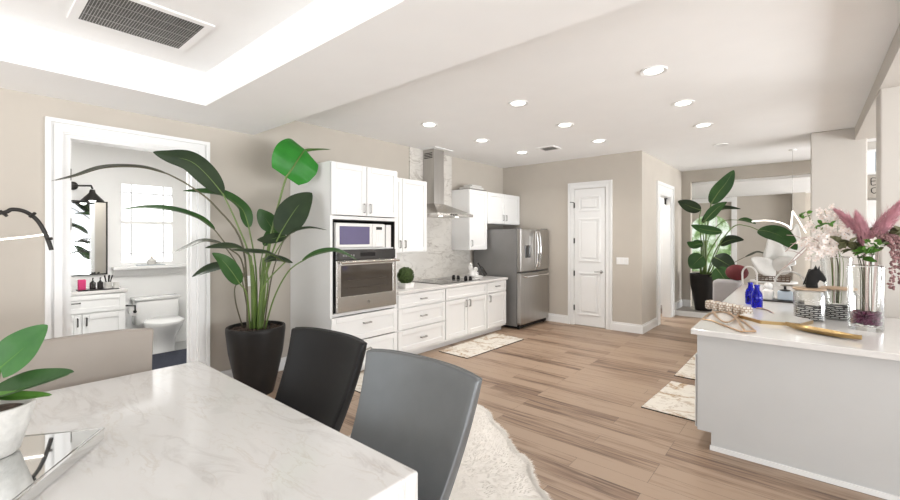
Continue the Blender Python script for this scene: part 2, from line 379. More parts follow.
def baseboard(name, x0, x1, y0, y1, z=0):
    horiz = abs(x1 - x0) > abs(y1 - y0)
    mb = MB().box(x0, x1, y0, y1, z, z + .12)
    if horiz: mb.box(x0, x1, (y0 + y1) / 2 if y0 < y1 else y0, max(y0, y1), z + .12, z + .15)
    else: mb.box(min(x0, x1), (x0 + x1) / 2, y0, y1, z + .12, z + .15)
    return struct(name, mb, M['trim'])
baseboard('baseboard_back', -4.0, -3.40, 7.397, 7.417)
baseboard('baseboard_back_right', -2.60, -2.08, 7.397, 7.417)
baseboard('baseboard_hall', -2.1, -2.08, 7.417, 8.28)
baseboard('baseboard_landing', -2.1, -2.08, 9.72, 10.35, .104)
baseboard('baseboard_opening', -2.08, -1.93, 10.33, 10.35, .104)
baseboard('baseboard_left', WX, WX + .02, 1.77, 2.66)
baseboard('baseboard_left_front', WX, WX + .02, -3.2, .49)
baseboard('baseboard_far', -3.4, -.28, 14.18, 14.2, .104)

def casing(name, axis, at, a0, a1, ztop, ow, out, z0=0):
    """stepped door casing: opening a0..a1 on plane `at`, width ow, proud by out"""
    mb = MB()
    for (f0, f1, d) in ((0, .12, .45), (.12, .55, .75), (.55, .72, .45), (.72, 1, 1.0)):
        i, o = ow * f0, ow * f1
        for (p0, p1, z0_, z1_) in ((a0 - o, a0 - i, z0, ztop + i), (a1 + i, a1 + o, z0, ztop + i), (a0 - o, a1 + o, ztop + i, ztop + o)):
            if axis == 'X': mb.box(at, at + out * d, p0, p1, z0_, z1_)
            else: mb.box(p0, p1, at, at + out * d, z0_, z1_)
    return mb
# door 1: doorway to the bathroom (open), its casing, jamb and hinges
d1 = sp('door_1', (WX, 1.11, 0))
casing('door_casing', 'X', WX, .60, 1.62, 2.49, .12, .045).build('door_casing', M['trim'], d1, False)
MB().box(-4.992, WX + .004, .60, .64, 0, 2.46).box(-4.992, WX + .004, 1.58, 1.62, 0, 2.46).box(-4.992, WX + .004, .60, 1.62, 2.46, 2.51).box(-4.95, -4.91, .64, .655, 0, 2.46).box(-4.95, -4.91, 1.565, 1.58, 0, 2.46).build('door_jamb', M['trim'], d1, False)
for z in (.45, 1.72, 2.15): MB().box(-4.90, -4.868, .638, .648, z - .05, z + .05, .003).lathe([(.006, -.05), (.006, .05)], (-4.862, .646, z), 8).build('hinge', M['nickel'], d1)
# door 2: closed pantry door
d2 = sp('door_2', (-2.98, 7.417, 0))
casing('x', 'Y', 7.417, -3.28, -2.70, 2.50, .115, -.035).build('door_casing', M['trim'], d2, False)
lf = MB().box(-3.27, -2.71, 7.395, 7.416, .015, 2.49)
for (z0, z1) in ((2.08, 2.36), (1.17, 1.96), (.20, .98)):
    for bx in ((-3.19, -2.79, z0, z0 + .035), (-3.19, -2.79, z1 - .035, z1), (-3.19, -3.155, z0 + .035, z1 - .035), (-2.825, -2.79, z0 + .035, z1 - .035)): lf.box(bx[0], bx[1], 7.378, 7.396, bx[2], bx[3], .006)
    lf.box(-3.12, -2.86, 7.380, 7.396, z0 + .07, z1 - .07, .012)
lf.build('door_leaf', M['trim'], d2, False)
hd = MB().lathe([(.028, 0), (.028, -.012), (.01, -.02), (.01, -.05)], (-2.77, 7.395, 1.0), 16, axis='Y').tube([(-2.77, 7.345, 1.0), (-2.82, 7.343, 1.004), (-2.88, 7.345, .998)], .010)
hd.build('door_handle', M['nickel'], d2)
for z in (.32, .95, 1.55, 2.2): MB().lathe([(.008, -.05), (.008, .05)], (-3.272, 7.388, z), 8).box(-3.285, -3.262, 7.388, 7.396, z - .045, z + .045).build('hinge', M['blackmetal'], d2)
MB().tube([(-3.272, 7.385, 2.25), (-3.32, 7.36, 2.26), (-3.33, 7.34, 2.26)], .006).build('door_stop', M['blackmetal'], d2)
# door 3: hall doorway
d3 = sp('door_3', (-2.1, 8.92, 0))
casing('x', 'X', -2.1, 8.52, 9.32, 2.43, .22, .03).build('door_casing', M['trim'], d3, False)
MB().box(-2.245, -2.095, 8.49, 8.53, 0, 2.42).box(-2.245, -2.095, 9.31, 9.35, 0, 2.42).box(-2.245, -2.095, 8.49, 9.35, 2.42, 2.46).build('door_jamb', M['trim'], d3, False)
MB().box(-2.2, -2.17, 9.29, 9.31, 2.28, 2.40).box(-2.2, -2.14, 9.24, 9.30, 2.38, 2.40).build('hinge', M['blackmetal'], d3, False)
# window 1: bathroom
w1 = sp('window_1', (-7.4, 1.835, 1.2))
fr = MB()
for b in ((1.48, 1.52, 1.2, 2.42), (2.15, 2.19, 1.2, 2.42)): fr.box(-7.47, -7.40, b[0], b[1], b[2], b[3])
for z in (1.2, 1.80, 2.375): fr.box(-7.47, -7.402, 1.52, 2.15, z, z + .045)
fr.build('window_frame', M['trim'], w1, False)
mu = MB()
for y in (1.635, 2.03): mu.box(-7.455, -7.435, y, y + .014, 1.245, 1.80).box(-7.455, -7.435, y, y + .014, 1.845, 2.375)
for z in (1.37, 2.245): mu.box(-7.457, -7.437, 1.52, 2.15, z, z + .014)
mu.build('muntin', M['muntin'], w1, False)
MB().box(-7.47, -7.46, 1.52, 2.15, 1.24, 1.80).build('pane', M['frost'], w1, False)
MB().box(-7.47, -7.46, 1.52, 2.15, 1.845, 2.38).build('pane', M['frost'], w1, False)
MB().box(-7.40, -7.25, 1.40, 2.30, 1.155, 1.20, .01).box(-7.40, -7.36, 1.42, 2.27, 1.06, 1.155, .012).build('window_sill', M['trim'], w1, False)
# window 2: arched garden window in the far dining room
w2 = sp('window_2', (-2.1, 14.2, .9))
MB().box(-2.85, -2.70, 14.15, 14.2, .104, 2.62).box(-1.62, -1.5, 14.15, 14.2, .104, 2.62).box(-2.85, -1.5, 14.14, 14.2, 2.62, 2.75).box(-2.0, -1.97, 14.15, 14.2, .6, 2.2).build('window_frame', M['trim'], w2, False)
arch = [(-2.68, .62), (-1.64, .62)] + [(-2.16 + .52 * math.cos(a), 1.75 + .52 * math.sin(a)) for a in [k * PI / 14 for k in range(15)]]
g = MB(); g.loft([[(x, 14.185, z) for x, z in arch], [(x, 14.195, z) for x, z in arch]]); g.build('pane', M['garden'], w2, False)
# window 3: high window of the living room seen past the pier
w3 = sp('window_3', (.95, 9.0, 2.5))
MB().box(.66, 1.3, 8.96, 9.0, 2.56, 2.60).box(.66, 1.3, 8.96, 9.0, 2.90, 2.94).box(1.26, 1.3, 8.96, 9.0, 2.56, 2.94).build('window_frame', M['trim'], w3, False)
MB().box(.66, 1.26, 8.985, 8.995, 2.60, 2.90).build('pane', M['frost'], w3, False)
MB().box(.775, .84, 8.965, 8.98, 2.57, 2.92).build('blind', M['shade'], w3, False)

# ================================================================= CEILING FITTINGS
fx, fy = [-3.70, -2.38, -1.02], [3.94, 5.09, 6.25]
rows = ['first', 'second', 'third']; cols = ['by the cabinet wall', 'over the middle of the floor', 'on the counter side']
proto = thing('recessed_light', (fx[0], fy[0], 3.06), '', 'ceiling light', 'recessed lights over the kitchen')
MB().lathe([(.075, -.004), (.105, -.012), (.112, -.004), (.112, .02), (.075, .02)], (fx[0], fy[0], 3.06), 32).build('trim_ring', M['trim'], proto)
MB().lathe([(.074, -.006), (.074, .01)], (fx[0], fy[0], 3.06), 32).build('lens', M['lampon'], proto)
near = ['nearest the dining end', 'in the middle row', 'nearest the pantry wall']
for i, x in enumerate(fx):
    for j, y in enumerate(fy):
        lb = 'round recessed ceiling light %s, the one %s' % (cols[i], near[j])
        o = proto if (i, j) == (0, 0) else dup(proto, (x, y, 3.06))
        o['label'] = lb
        l = bpy.data.lights.new('recessed_lamp', 'SPOT'); l.energy = 19; l.spot_size = 2.6; l.spot_blend = .9; l.shadow_soft_size = .07; l.color = (1, .96, .91)
        lo = bpy.data.objects.new('recessed_lamp', l); C.objects.link(lo); lo.parent = o; lo.location = (0, 0, -.03)
t = thing('recessed_light', (-1.03, 7.75, 3.06), 'unlit round recessed ceiling light near the hall beam', 'ceiling light')
MB().lathe([(.07, -.002), (.10, -.012), (.105, -.004), (.105, .02), (.07, .02)], (-1.03, 7.75, 3.06), 28).build('trim_ring', M['trim'], t)
MB().lathe([(.07, .0), (.07, .015)], (-1.03, 7.75, 3.06), 28).build('lens', M['ceil'], t)
t = thing('ceiling_vent', (-3.45, .85, 3.08), 'large return air grille with grey filter in the tray ceiling', 'vent')
MB().box(-3.77, -3.14, .48, .53, 3.068, 3.08).box(-3.77, -3.14, 1.12, 1.17, 3.068, 3.08).box(-3.77, -3.72, .53, 1.12, 3.068, 3.08).box(-3.19, -3.14, .53, 1.12, 3.068, 3.08).build('frame', M['ceil'], t, False)
MB().box(-3.72, -3.19, .53, 1.12, 3.07, 3.078).build('filter', M['filter'], t, False)
gl = MB()
for k in range(38): y = .54 + k * .0154; gl.obox((-3.455, y, 3.0685), (.53, .003, .003), 0, 0)
for k in range(3): gl.obox((-3.59 + k * .135, .825, 3.0665), (.003, .58, .002), 0, 0)
gl.build('louvre', M['nickel'], t, False)
t = thing('ceiling_vent', (-3.19, 6.23, 3.06), 'small rectangular supply vent with slats in the kitchen ceiling', 'vent')
MB().box(-3.34, -3.04, 6.09, 6.12, 3.045, 3.06).box(-3.34, -3.04, 6.34, 6.37, 3.045, 3.06).box(-3.34, -3.31, 6.12, 6.34, 3.045, 3.06).box(-3.07, -3.04, 6.12, 6.34, 3.045, 3.06).build('frame', M['trim'], t, False)
MB().box(-3.31, -3.07, 6.12, 6.34, 3.055, 3.059).build('duct', M['fridgeside'], t, False)
sl = MB()
for k in range(7): sl.obox((-3.19, 6.14 + k * .033, 3.050), (.24, .012, .004), 0, 0, rx=.5)
sl.build('slat', M['nickel'], t, False)

# ================================================================= KITCHEN RUN
FX = -4.0
def shaker(mb, x, y0, y1, z0, z1, rail=.065, d=.022):
    """shaker front on plane X=x facing +X"""
    mb.box(x, x + d * .45, y0, y1, z0, z1)
    mb.box(x, x + d, y0, y0 + rail, z0, z1, .003, 1).box(x, x + d, y1 - rail, y1, z0, z1, .003, 1)
    mb.box(x, x + d, y0 + rail, y1 - rail, z0, z0 + rail, .003, 1).box(x, x + d, y0 + rail, y1 - rail, z1 - rail, z1, .003, 1)
    return mb
def pull(x, y, z, vert, ln=.10):
    m = MB(); h = ln / 2
    if vert: m.tube([(x, y, z - h), (x + .03, y, z - h), (x + .03, y, z + h), (x, y, z + h)], .010, 6)
    else: m.tube([(x, y - h, z), (x + .03, y - h, z), (x + .03, y + h, z), (x, y + h, z)], .010, 6)
    return m
def front(kind, par, x, y0, y1, z0, z1, handle=None, rail=.065):
    g = .004
    d = shaker(MB(), x, y0 + g, y1 - g, z0 + g, z1 - g, rail).build(kind, M['cab'], par, False)
    if handle:
        hy, hz, v = handle
        pull(x + .018, hy, hz, v).build('handle', M['nickel'], d)
    return d
# tall oven cabinet
t = thing('oven_cabinet', (-4.42, 3.16, 0), 'tall white cabinet holding the oven and microwave', 'cabinet')
b = MB().box(WX + .004, FX, 2.667, 2.70, .09, 2.452).box(WX + .004, FX, 3.615, 3.65, .09, 2.452).box(WX + .004, FX, 2.70, 3.615, 2.43, 2.452)
b.box(WX + .004, FX, 2.70, 3.615, 1.81, 1.85).box(WX + .004, FX, 2.70, 3.615, .72, .752).box(WX + .004, FX, 2.70, 3.615, .09, .12).box(WX + .004, -4.75, 2.70, 3.615, .1, 2.44).box(WX + .004, -4.09, 2.667, 3.65, 0, .09)
b.box(WX + .004, FX - .01, 2.70, 3.615, 1.468, 1.482)
b.build('body', M['cab'], t, False)
MB().box(-4.74, -4.73, 2.70, 3.615, .752, 1.81).box(-4.73, FX + .004, 2.700, 2.712, .752, 1.81).box(-4.73, FX + .004, 3.603, 3.615, .752, 1.81).box(-4.73, FX + .004, 2.712, 3.603, 1.798, 1.81).build('niche_lining', M['black'], t, False)
front('door', t, FX, 2.667, 3.158, 1.855, 2.447, (3.115, 1.95, True)); front('door', t, FX, 3.158, 3.65, 1.855, 2.447, (3.205, 1.95, True))
front('drawer', t, FX, 2.667, 3.65, .41, .715, (3.16, .60, False)); front('drawer', t, FX, 2.667, 3.65, .10, .405, (3.16, .29, False))
# wall oven
t = thing('wall_oven', (-4.3, 3.16, .76), 'stainless steel wall oven with black control panel', 'oven')
MB().box(-4.70, FX + .012, 2.72, 3.60, .762, 1.46).build('oven_body', M['black'], t, False)
MB().box(FX + .012, FX + .035, 2.72, 3.60, 1.352, 1.462, .004).build('control_panel', M['blackglass'], t, False)
d = MB().box(FX + .012, FX + .05, 2.72, 3.60, .765, .94, .004).box(FX + .012, FX + .05, 2.72, 2.775, .94, 1.345, .003).box(FX + .012, FX + .05, 3.545, 3.60, .94, 1.345, .003).box(FX + .012, FX + .05, 2.775, 3.545, 1.29, 1.345, .003).build('oven_door', M['steel_h'], t, False)
MB().box(FX + .014, FX + .044, 2.775, 3.545, .94, 1.29).build('window', M['ovenwin'], d, False)
rk = MB()
for z in (1.03, 1.12): rk.tube([(FX + .046, 2.87, z), (FX + .046, 3.44, z)], .0035, 6)
rk.build('rack', M['darkwood'], d)
MB().lathe([(.018, 0), (.018, .004)], (FX + .05, 3.16, .85), 20, axis='X').lathe([(.011, .004), (.011, .006)], (FX + .05, 3.16, .85), 16, axis='X').build('badge', M['nickel'], d)
MB().tube([(FX + .04, 2.76, 1.325), (FX + .10, 2.76, 1.325), (FX + .10, 2.74, 1.325), (FX + .10, 3.60, 1.325), (FX + .10, 3.58, 1.325), (FX + .04, 3.58, 1.325)], .016, 10).build('handle', M['steel_h'], t)
for k in range(5): MB().lathe([(.012, 0), (.012, .002)], (FX + .035, 2.82 + k * .035, 1.40), 12, axis='X').build('button', M['fridgeside'], t)
MB().box(FX + .035, FX + .037, 3.05, 3.27, 1.385, 1.43).build('display', M['black'], t, False)
# microwave
t = thing('microwave', (-4.25, 3.1, 1.482), 'white countertop microwave with purple tinted door window', 'microwave')
MB().box(-4.60, FX - .02, 2.735, 3.465, 1.484, 1.775, .012).build('body', M['white'], t, False)
d = MB().box(FX - .02, FX, 2.74, 3.26, 1.488, 1.77, .01).build('door', M['white'], t, False)
MB().box(FX, FX + .004, 2.79, 3.215, 1.525, 1.735, .0019).build('window', M['mwwin'], d, False)
c = MB().box(FX - .02, FX - .004, 3.265, 3.46, 1.488, 1.77, .006).build('control_panel', M['white'], t, False)
MB().box(FX - .004, FX - .001, 3.32, 3.41, 1.70, 1.735).build('display', M['blackglass'], c, False)
for r in range(4):
    for q in range(3): MB().box(FX - .004, FX - .001, 3.325 + q * .03, 3.345 + q * .03, 1.56 + r * .03, 1.578 + r * .03).build('key', M['trim'], c, False)
MB().box(FX - .004, FX - .0005, 3.31, 3.42, 1.50, 1.535, .001).build('open_button', M['trim'], c, False)
tag(MB().box(-4.45, FX - .03, 3.50, 3.585, 1.483, 1.765, .006).build('white_binder', M['white'], None, False), 'white binder standing in the niche right of the microwave', 'binder')
# base cabinets
def base(name, label, y0, y1):
    t = thing(name, (-4.4, (y0 + y1) / 2, 0), label, 'cabinet', 'white base cabinets under the counter')
    MB().box(WX + .004, FX, y0 + .001, y1 - .001, .09, .873).box(WX + .004, -4.09, y0 + .001, y1 - .001, 0, .09).build('body', M['cab'], t, False)
    return t
t = base('drawer_cabinet', 'white three drawer base cabinet beside the oven', 3.652, 4.583)
front('drawer', t, FX, 3.66, 4.58, .69, .868, (4.12, .78, False), .045); front('drawer', t, FX, 3.66, 4.58, .41, .685, (4.12, .55, False)); front('drawer', t, FX, 3.66, 4.58, .12, .405, (4.12, .26, False))
t = base('cooktop_cabinet', 'white two door base cabinet below the cooktop', 4.585, 5.614)
front('false_front', t, FX, 4.59, 5.61, .69, .868, None, .045)
front('door', t, FX, 4.59, 5.10, .12, .685, (5.055, .60, True)); front('door', t, FX, 5.10, 5.61, .12, .685, (5.145, .60, True))
t = base('narrow_cabinet', 'narrow white base cabinet next to the refrigerator', 5.616, 6.2)
front('drawer', t, FX, 5.62, 6.19, .69, .868, (5.91, .79, False), .045); front('door', t, FX, 5.62, 6.19, .12, .685, (5.69, .60, True))
tag(MB().box(WX + .004, FX + .035, 3.652, 6.23, .875, .915, .006).build('countertop', M['quartz'], None, False), 'white stone countertop running from oven to refrigerator', 'countertop')
tag(MB().box(WX + .003, WX + .02, 3.652, 6.26, .916, 1.38).box(WX, WX + .02, 4.69, 5.73, 1.38, 3.058).build('backsplash', M['slab'], None, False), 'veined marble backsplash rising to the ceiling behind the hood', 'backsplash')
# upper cabinets
UX = -4.46
def upper(name, label, y0, y1, z0, z1, doors):
    t = thing(name, (-4.65, (y0 + y1) / 2, z0), label, 'cabinet', 'white wall cabinets')
    MB().box(WX + .004, UX, y0, y1, z0, z1).build('body', M['cab'], t, False)
    for (a, b_, hy) in doors: front('door', t, UX, a, b_, z0 + .005, z1 - .005, (hy, z0 + .12, True))
upper('wall_cabinet', 'white two door wall cabinet left of the range hood', 3.652, 4.685, 1.39, 2.465, [(3.655, 4.165, 4.115), (4.165, 4.68, 4.215)])
upper('wall_cabinet', 'single door white wall cabinet right of the range hood', 5.735, 6.272, 1.39, 2.452, [(5.738, 6.27, 5.80)])
upper('wall_cabinet', 'short white wall cabinet above the refrigerator', 6.276, 7.41, 1.865, 2.447, [(6.28, 6.84, 6.79), (6.84, 7.405, 6.89)])
# range hood
t = thing('range_hood', (-4.5, 5.14, 1.94), 'stainless steel chimney range hood over the cooktop', 'range hood')
HX = -4.24; y0, y1 = 4.70, 5.585
MB().box(WX + .02, HX, y0, y1, 1.945, 1.985, .003).loft([[(WX + .021, y0, 1.985), (HX, y0, 1.985), (HX, y1, 1.985), (WX + .021, y1, 1.985)], [(WX + .021, 4.99, 2.16), (-4.58, 4.99, 2.16), (-4.58, 5.24, 2.16), (WX + .021, 5.24, 2.16)]]).build('canopy', M['steel_h'], t, False)
MB().box(WX + .021, -4.58, 4.99, 5.24, 2.16, 2.60).build('chimney', M['steel'], t, False)
c = MB().box(WX + .022, -4.585, 4.995, 5.235, 2.60, 3.045).build('chimney_cover', M['steel'], t, False)
gr = MB()
for k in range(4): gr.box(-4.80, -4.62, 4.992, 4.996, 2.90 + k * .025, 2.912 + k * .025)
gr.build('grille', M['black'], c, False)
MB().box(WX + .02, -4.5, 4.93, 5.37, 3.045, 3.059).build('ceiling_collar', M['trim'], t, False)
for k in range(3): MB().box(HX, HX + .004, 5.00 + k * .06, 5.04 + k * .06, 1.955, 1.975).build('button', M['black'], t, False)
for y in (4.95, 5.35): MB().lathe([(.03, 0), (.03, .004)], (-4.4, y, 1.941), 16).build('lamp', M['lampon'], t)
# cooktop and its knobs
t = thing('cooktop', (-4.4, 5.1, .916), 'black glass cooktop set in the white counter', 'cooktop')
MB().box(-4.70, -4.09, 4.62, 5.58, .916, .924, .003).build('glass_top', M['blackglass'], t, False)
for (x, y, r) in ((-4.55, 4.82, .09), (-4.26, 4.82, .11), (-4.55, 5.2, .11), (-4.26, 5.2, .08)):
    MB().tube([(x + r * math.cos(a), y + r * math.sin(a), .9245) for a in [k * 2 * PI / 32 for k in range(33)]], .0025, 4).build('burner_ring', M['fridgeside'], t)
for (x, y) in ((-4.56, 5.46), (-4.46, 5.46), (-4.30, 5.46), (-4.20, 5.46)):
    MB().lathe([(.028, 0), (.028, .02), (.022, .045), (.018, .05)], (x, y, .924), 16).build('knob', M['black'], t)
# topiary ball in a white box
t = thing('boxwood_ball', (-4.2, 4.0, .916), 'clipped green boxwood ball in a white square pot', 'plant')
tb = MB()
for k in range(900):
    u = random.uniform(-1, 1); a = random.uniform(0, 2 * PI); q = math.sqrt(1 - u * u); n_ = Vector((q * math.cos(a), q * math.sin(a), u))
    p = Vector((-4.2, 4.0, 1.085)) + n_ * random.uniform(.095, .118); s_ = n_.orthogonal().normalized() * .012; s2 = n_.cross(s_).normalized() * .012
    tb.quad([p - s_, p + s2 + n_ * .008, p + s_, p - s2 + n_ * .004])
tb.ball((-4.2, 4.0, 1.085), .10, 3)
tb.build('foliage', M['boxwood'], t, False)
MB().loft([[(-4.2 + a * .075, 4.0 + b_ * .075, .917) for a, b_ in ((-1, -1), (1, -1), (1, 1), (-1, 1))], [(-4.2 + a * .085, 4.0 + b_ * .085, .985) for a, b_ in ((-1, -1), (1, -1), (1, 1), (-1, 1))]]).build('pot', M['white'], t, False)
# bottle in a cream figure holder
t = thing('bottle_holder', (-4.42, 5.90, .916), 'cream sculpted bottle holder beside the refrigerator', 'figurine')
bh = MB().lathe([(.0, 0), (.085, 0), (.09, .015), (.06, .03), (.0, .035)], (-4.40, 5.93, .917), 18)
bh.ball((-4.46, 5.84, .985), .055, 2, (1, 1, 1.3)).ball((-4.46, 5.80, 1.08), .045, 2, (.9, .9, 1.2)).ball((-4.45, 5.93, 1.05), .045, 2, (1, 1, .9)).ball((-4.42, 5.90, .97), .05, 2).ball((-4.44, 5.78, 1.14), .03, 2)
bh.build('figure', M['white'], t)
tag(MB().lathe([(.0, 0), (.037, .003), (.038, .15), (.03, .19), (.013, .22), (.013, .29), (.015, .292), (.015, .305), (0, .306)], (0, 0, 0), 18).xform(Matrix.Translation((-4.31, 6.03, .955)) @ Matrix.Rotation(.80, 4, 'X')).build('wine_bottle', M['blackglass'], None), 'dark wine bottle leaning in the cream holder', 'bottle')
# refrigerator
t = thing('refrigerator', (-4.3, 6.85, 0), 'stainless french door refrigerator with bottom freezer', 'refrigerator')
fy0, fy1 = 6.335, 7.36
MB().box(-4.80, -3.86, fy0, fy1, .05, 1.755, .006).build('case', M['fridgeside'], t, False)
MB().box(-4.7, -3.82, fy0 + .02, fy1 - .02, .02, .07).build('kick_grille', M['black'], t, False)
for y in (fy0 + .06, fy1 - .06): MB().lathe([(.025, 0), (.025, .03)], (-3.86, y, 0), 12).build('foot', M['black'], t)
ym = (fy0 + fy1) / 2
for (a, b_, s_) in ((fy0, ym - .003, 1), (ym + .003, fy1, -1)):
    d = MB().box(-3.855, -3.775, a, b_, 1.01, 1.76, .012).build('door', M['steel'], t, False)
    y = b_ - .045 if s_ > 0 else a + .045
    MB().tube(curve([(-3.775, y, 1.72), (-3.71, y, 1.68), (-3.685, y, 1.40), (-3.71, y, 1.12), (-3.775, y, 1.08)], 5), .014, 8).build('handle', M['chrome'], d)
    if s_ > 0:
        MB().box(-3.776, -3.771, a + .14, a + .33, 1.25, 1.47, .004, 1).box(-3.776, -3.765, a + .15, a + .32, 1.42, 1.46, .003, 1).build('dispenser', M['blackglass'], d, False)
    MB().box(-3.90, -3.80, a + (0 if s_ > 0 else .42), a + (.08 if s_ > 0 else .50), 1.755, 1.775).build('hinge_cover', M['fridgeside'], d, False)
d = MB().box(-3.855, -3.775, fy0, fy1, .085, .985, .012).build('freezer_drawer', M['steel'], t, False)
MB().tube(curve([(-3.775, fy0 + .07, .92), (-3.71, fy0 + .10, .925), (-3.685, ym, .93), (-3.71, fy1 - .10, .925), (-3.775, fy1 - .07, .92)], 5), .015, 8).build('handle', M['chrome'], d)
# things on top of the wall cabinet
t = thing('serving_board', (-4.63, 6.06, 2.452), 'dark board lying on top of the wall cabinets', 'board'); MB().box(-4.78, -4.48, 5.80, 6.30, 2.454, 2.469, .005).build('board', M['darkwood'], t, False)
tag(MB().box(-4.75, -4.50, 5.84, 6.25, 2.470, 2.512, .012).build('flat_box', M['paleceramic'], None, False), 'lower pale flat box stacked on top of the wall cabinets', 'box', 'flat boxes on the wall cabinets')
tag(MB().box(-4.72, -4.52, 5.92, 6.22, 2.513, 2.55, .012).build('flat_box', M['quartz'], None, False), 'upper pale flat box stacked on top of the wall cabinets', 'box', 'flat boxes on the wall cabinets')
# switch plates
def plate(x, y, z, wd, label, axis, n):
    t = thing('switch_plate', (x, y, z), label, 'switch')
    if axis == 'Y':
        MB().box(x - wd / 2, x + wd / 2, y - .008, y, z - .06, z + .06, .003).build('cover', M['trim'], t, False)
        for k in range(n): xx = x - wd / 2 + (k + .5) * wd / n; MB().box(xx - .016, xx + .016, y - .012, y - .008, z - .033, z + .033).build('rocker', M['white'], t, False)
    else:
        MB().box(x, x + .008, y - wd / 2, y + wd / 2, z - .06, z + .06, .003).build('cover', M['trim'], t, False)
        for k in range(n): yy = y - wd / 2 + (k + .5) * wd / n; MB().box(x + .008, x + .012, yy - .016, yy + .016, z - .033, z + .033).build('rocker', M['white'], t, False)
plate(-2.415, 7.417, 1.205, .20, 'white triple switch plate on the wall beside the pantry door', 'Y', 3)
plate(WX, 2.165, 1.11, .08, 'white switch plate on the left wall behind the tall plant', 'X', 1)

# ================================================================= MATS AND RUG
def mat_(label, poly, group='gold veined floor mats'):
    t = thing('floor_mat', (sum(p[0] for p in poly) / 4, sum(p[1] for p in poly) / 4, 0), label, 'mat', group)
    MB().prism(poly, .001, .012, .003).build('mat_top', M['matmarble'], t, False)
    cx = sum(p[0] for p in poly) / 4; cy = sum(p[1] for p in poly) / 4
    MB().prism([(cx + (x - cx) * 1.012, cy + (y - cy) * 1.008) for x, y in poly], .0005, .008).build('backing', M['black'], t, False)
mat_('marble look floor mat along the cooktop cabinets', [(-3.95, 4.41), (-3.43, 4.39), (-3.40, 5.78), (-3.99, 5.86)])
mat_('marble look floor mat beside the island, the larger in view', [(-1.19, 4.19), (-.68, 4.17), (-.66, 5.14), (-1.15, 5.15)])
mat_('marble look floor mat beside the island, the farther one mostly hidden', [(-1.17, 5.40), (-.69, 5.38), (-.70, 6.52), (-1.17, 6.55)])
mat_('marble look floor mat glimpsed between the two dark dining chairs', [(-4.02, 2.72), (-3.42, 2.70), (-3.40, 3.62), (-4.02, 3.64)])
t = thing('fur_rug', (-1.9, 2.2, 0), 'shaggy cream fur rug on the floor behind the dining chairs', 'rug')
rp = curve([(-2.6, 3.16, 0), (-2.4, 3.17, 0), (-2.22, 3.12, 0), (-2.05, 2.97, 0), (-1.86, 2.86, 0), (-1.66, 2.67, 0), (-1.50, 2.60, 0), (-1.38, 2.45, 0), (-1.20, 2.31, 0), (-.95, 2.05, 0), (-.84, 1.6, 0), (-1.1, 1.3, 0), (-1.7, 1.2, 0), (-2.3, 1.4, 0), (-2.7, 1.9, 0), (-2.8, 2.6, 0), (-2.6, 3.16, 0)], 5)[:-1]
poly = [(p.x, p.y) for p in rp]
MB().prism(poly, .001, .03, .012).build('hide', M['fur'], t)
def rnd_(v): return random.uniform(-v, v)
def inside(x, y):
    c_ = False; j = len(poly) - 1
    for i in range(len(poly)):
        if (poly[i][1] > y) != (poly[j][1] > y) and x < (poly[j][0] - poly[i][0]) * (y - poly[i][1]) / (poly[j][1] - poly[i][1]) + poly[i][0]: c_ = not c_
        j = i
    return c_
pl = MB(); k = 0
while k < 26000:
    edge = k >= 17000
    if not edge: x, y = random.uniform(-2.9, -.8), random.uniform(1.2, 3.25)
    else:
        i = random.randrange(len(poly)); f = random.random(); x = poly[i][0] * (1 - f) + poly[(i + 1) % len(poly)][0] * f; y = poly[i][1] * (1 - f) + poly[(i + 1) % len(poly)][1] * f
        q = random.uniform(.005, .05); x += (-1.9 - x) * q; y += (2.2 - y) * q
    k += 1
    if not inside(x, y): continue
    cl = noise.noise(Vector((x * 9, y * 9, 0))) * 1.6
    dx, dy = (x + 1.9), (y - 2.2); n_ = math.hypot(dx, dy) + .01; a_ = math.atan2(dy, dx) + cl + rnd_(.5); dx, dy = math.cos(a_), math.sin(a_)
    L = random.uniform(.02, .045) * (1.3 if edge else 1); wv = .0022
    p0 = Vector((x, y, .0295)); p2 = p0 + Vector((dx * L, dy * L, random.uniform(.003, .006) if not edge else random.uniform(-.018, .01))); p1 = (p0 + p2) / 2 + Vector((0, 0, .003))
    sd = Vector((-dy, dx, 0)) * wv
    a_ = [pl.bm.verts.new(v) for v in (p0 - sd, p0 + sd, p1 + sd * .8, p1 - sd * .8, p2)]
    pl.bm.faces.new((a_[0], a_[1], a_[2], a_[3])); pl.bm.faces.new((a_[3], a_[2], a_[4]))
o = pl.build('pile', M['fur'], t, False); o['kind'] = 'stuff'

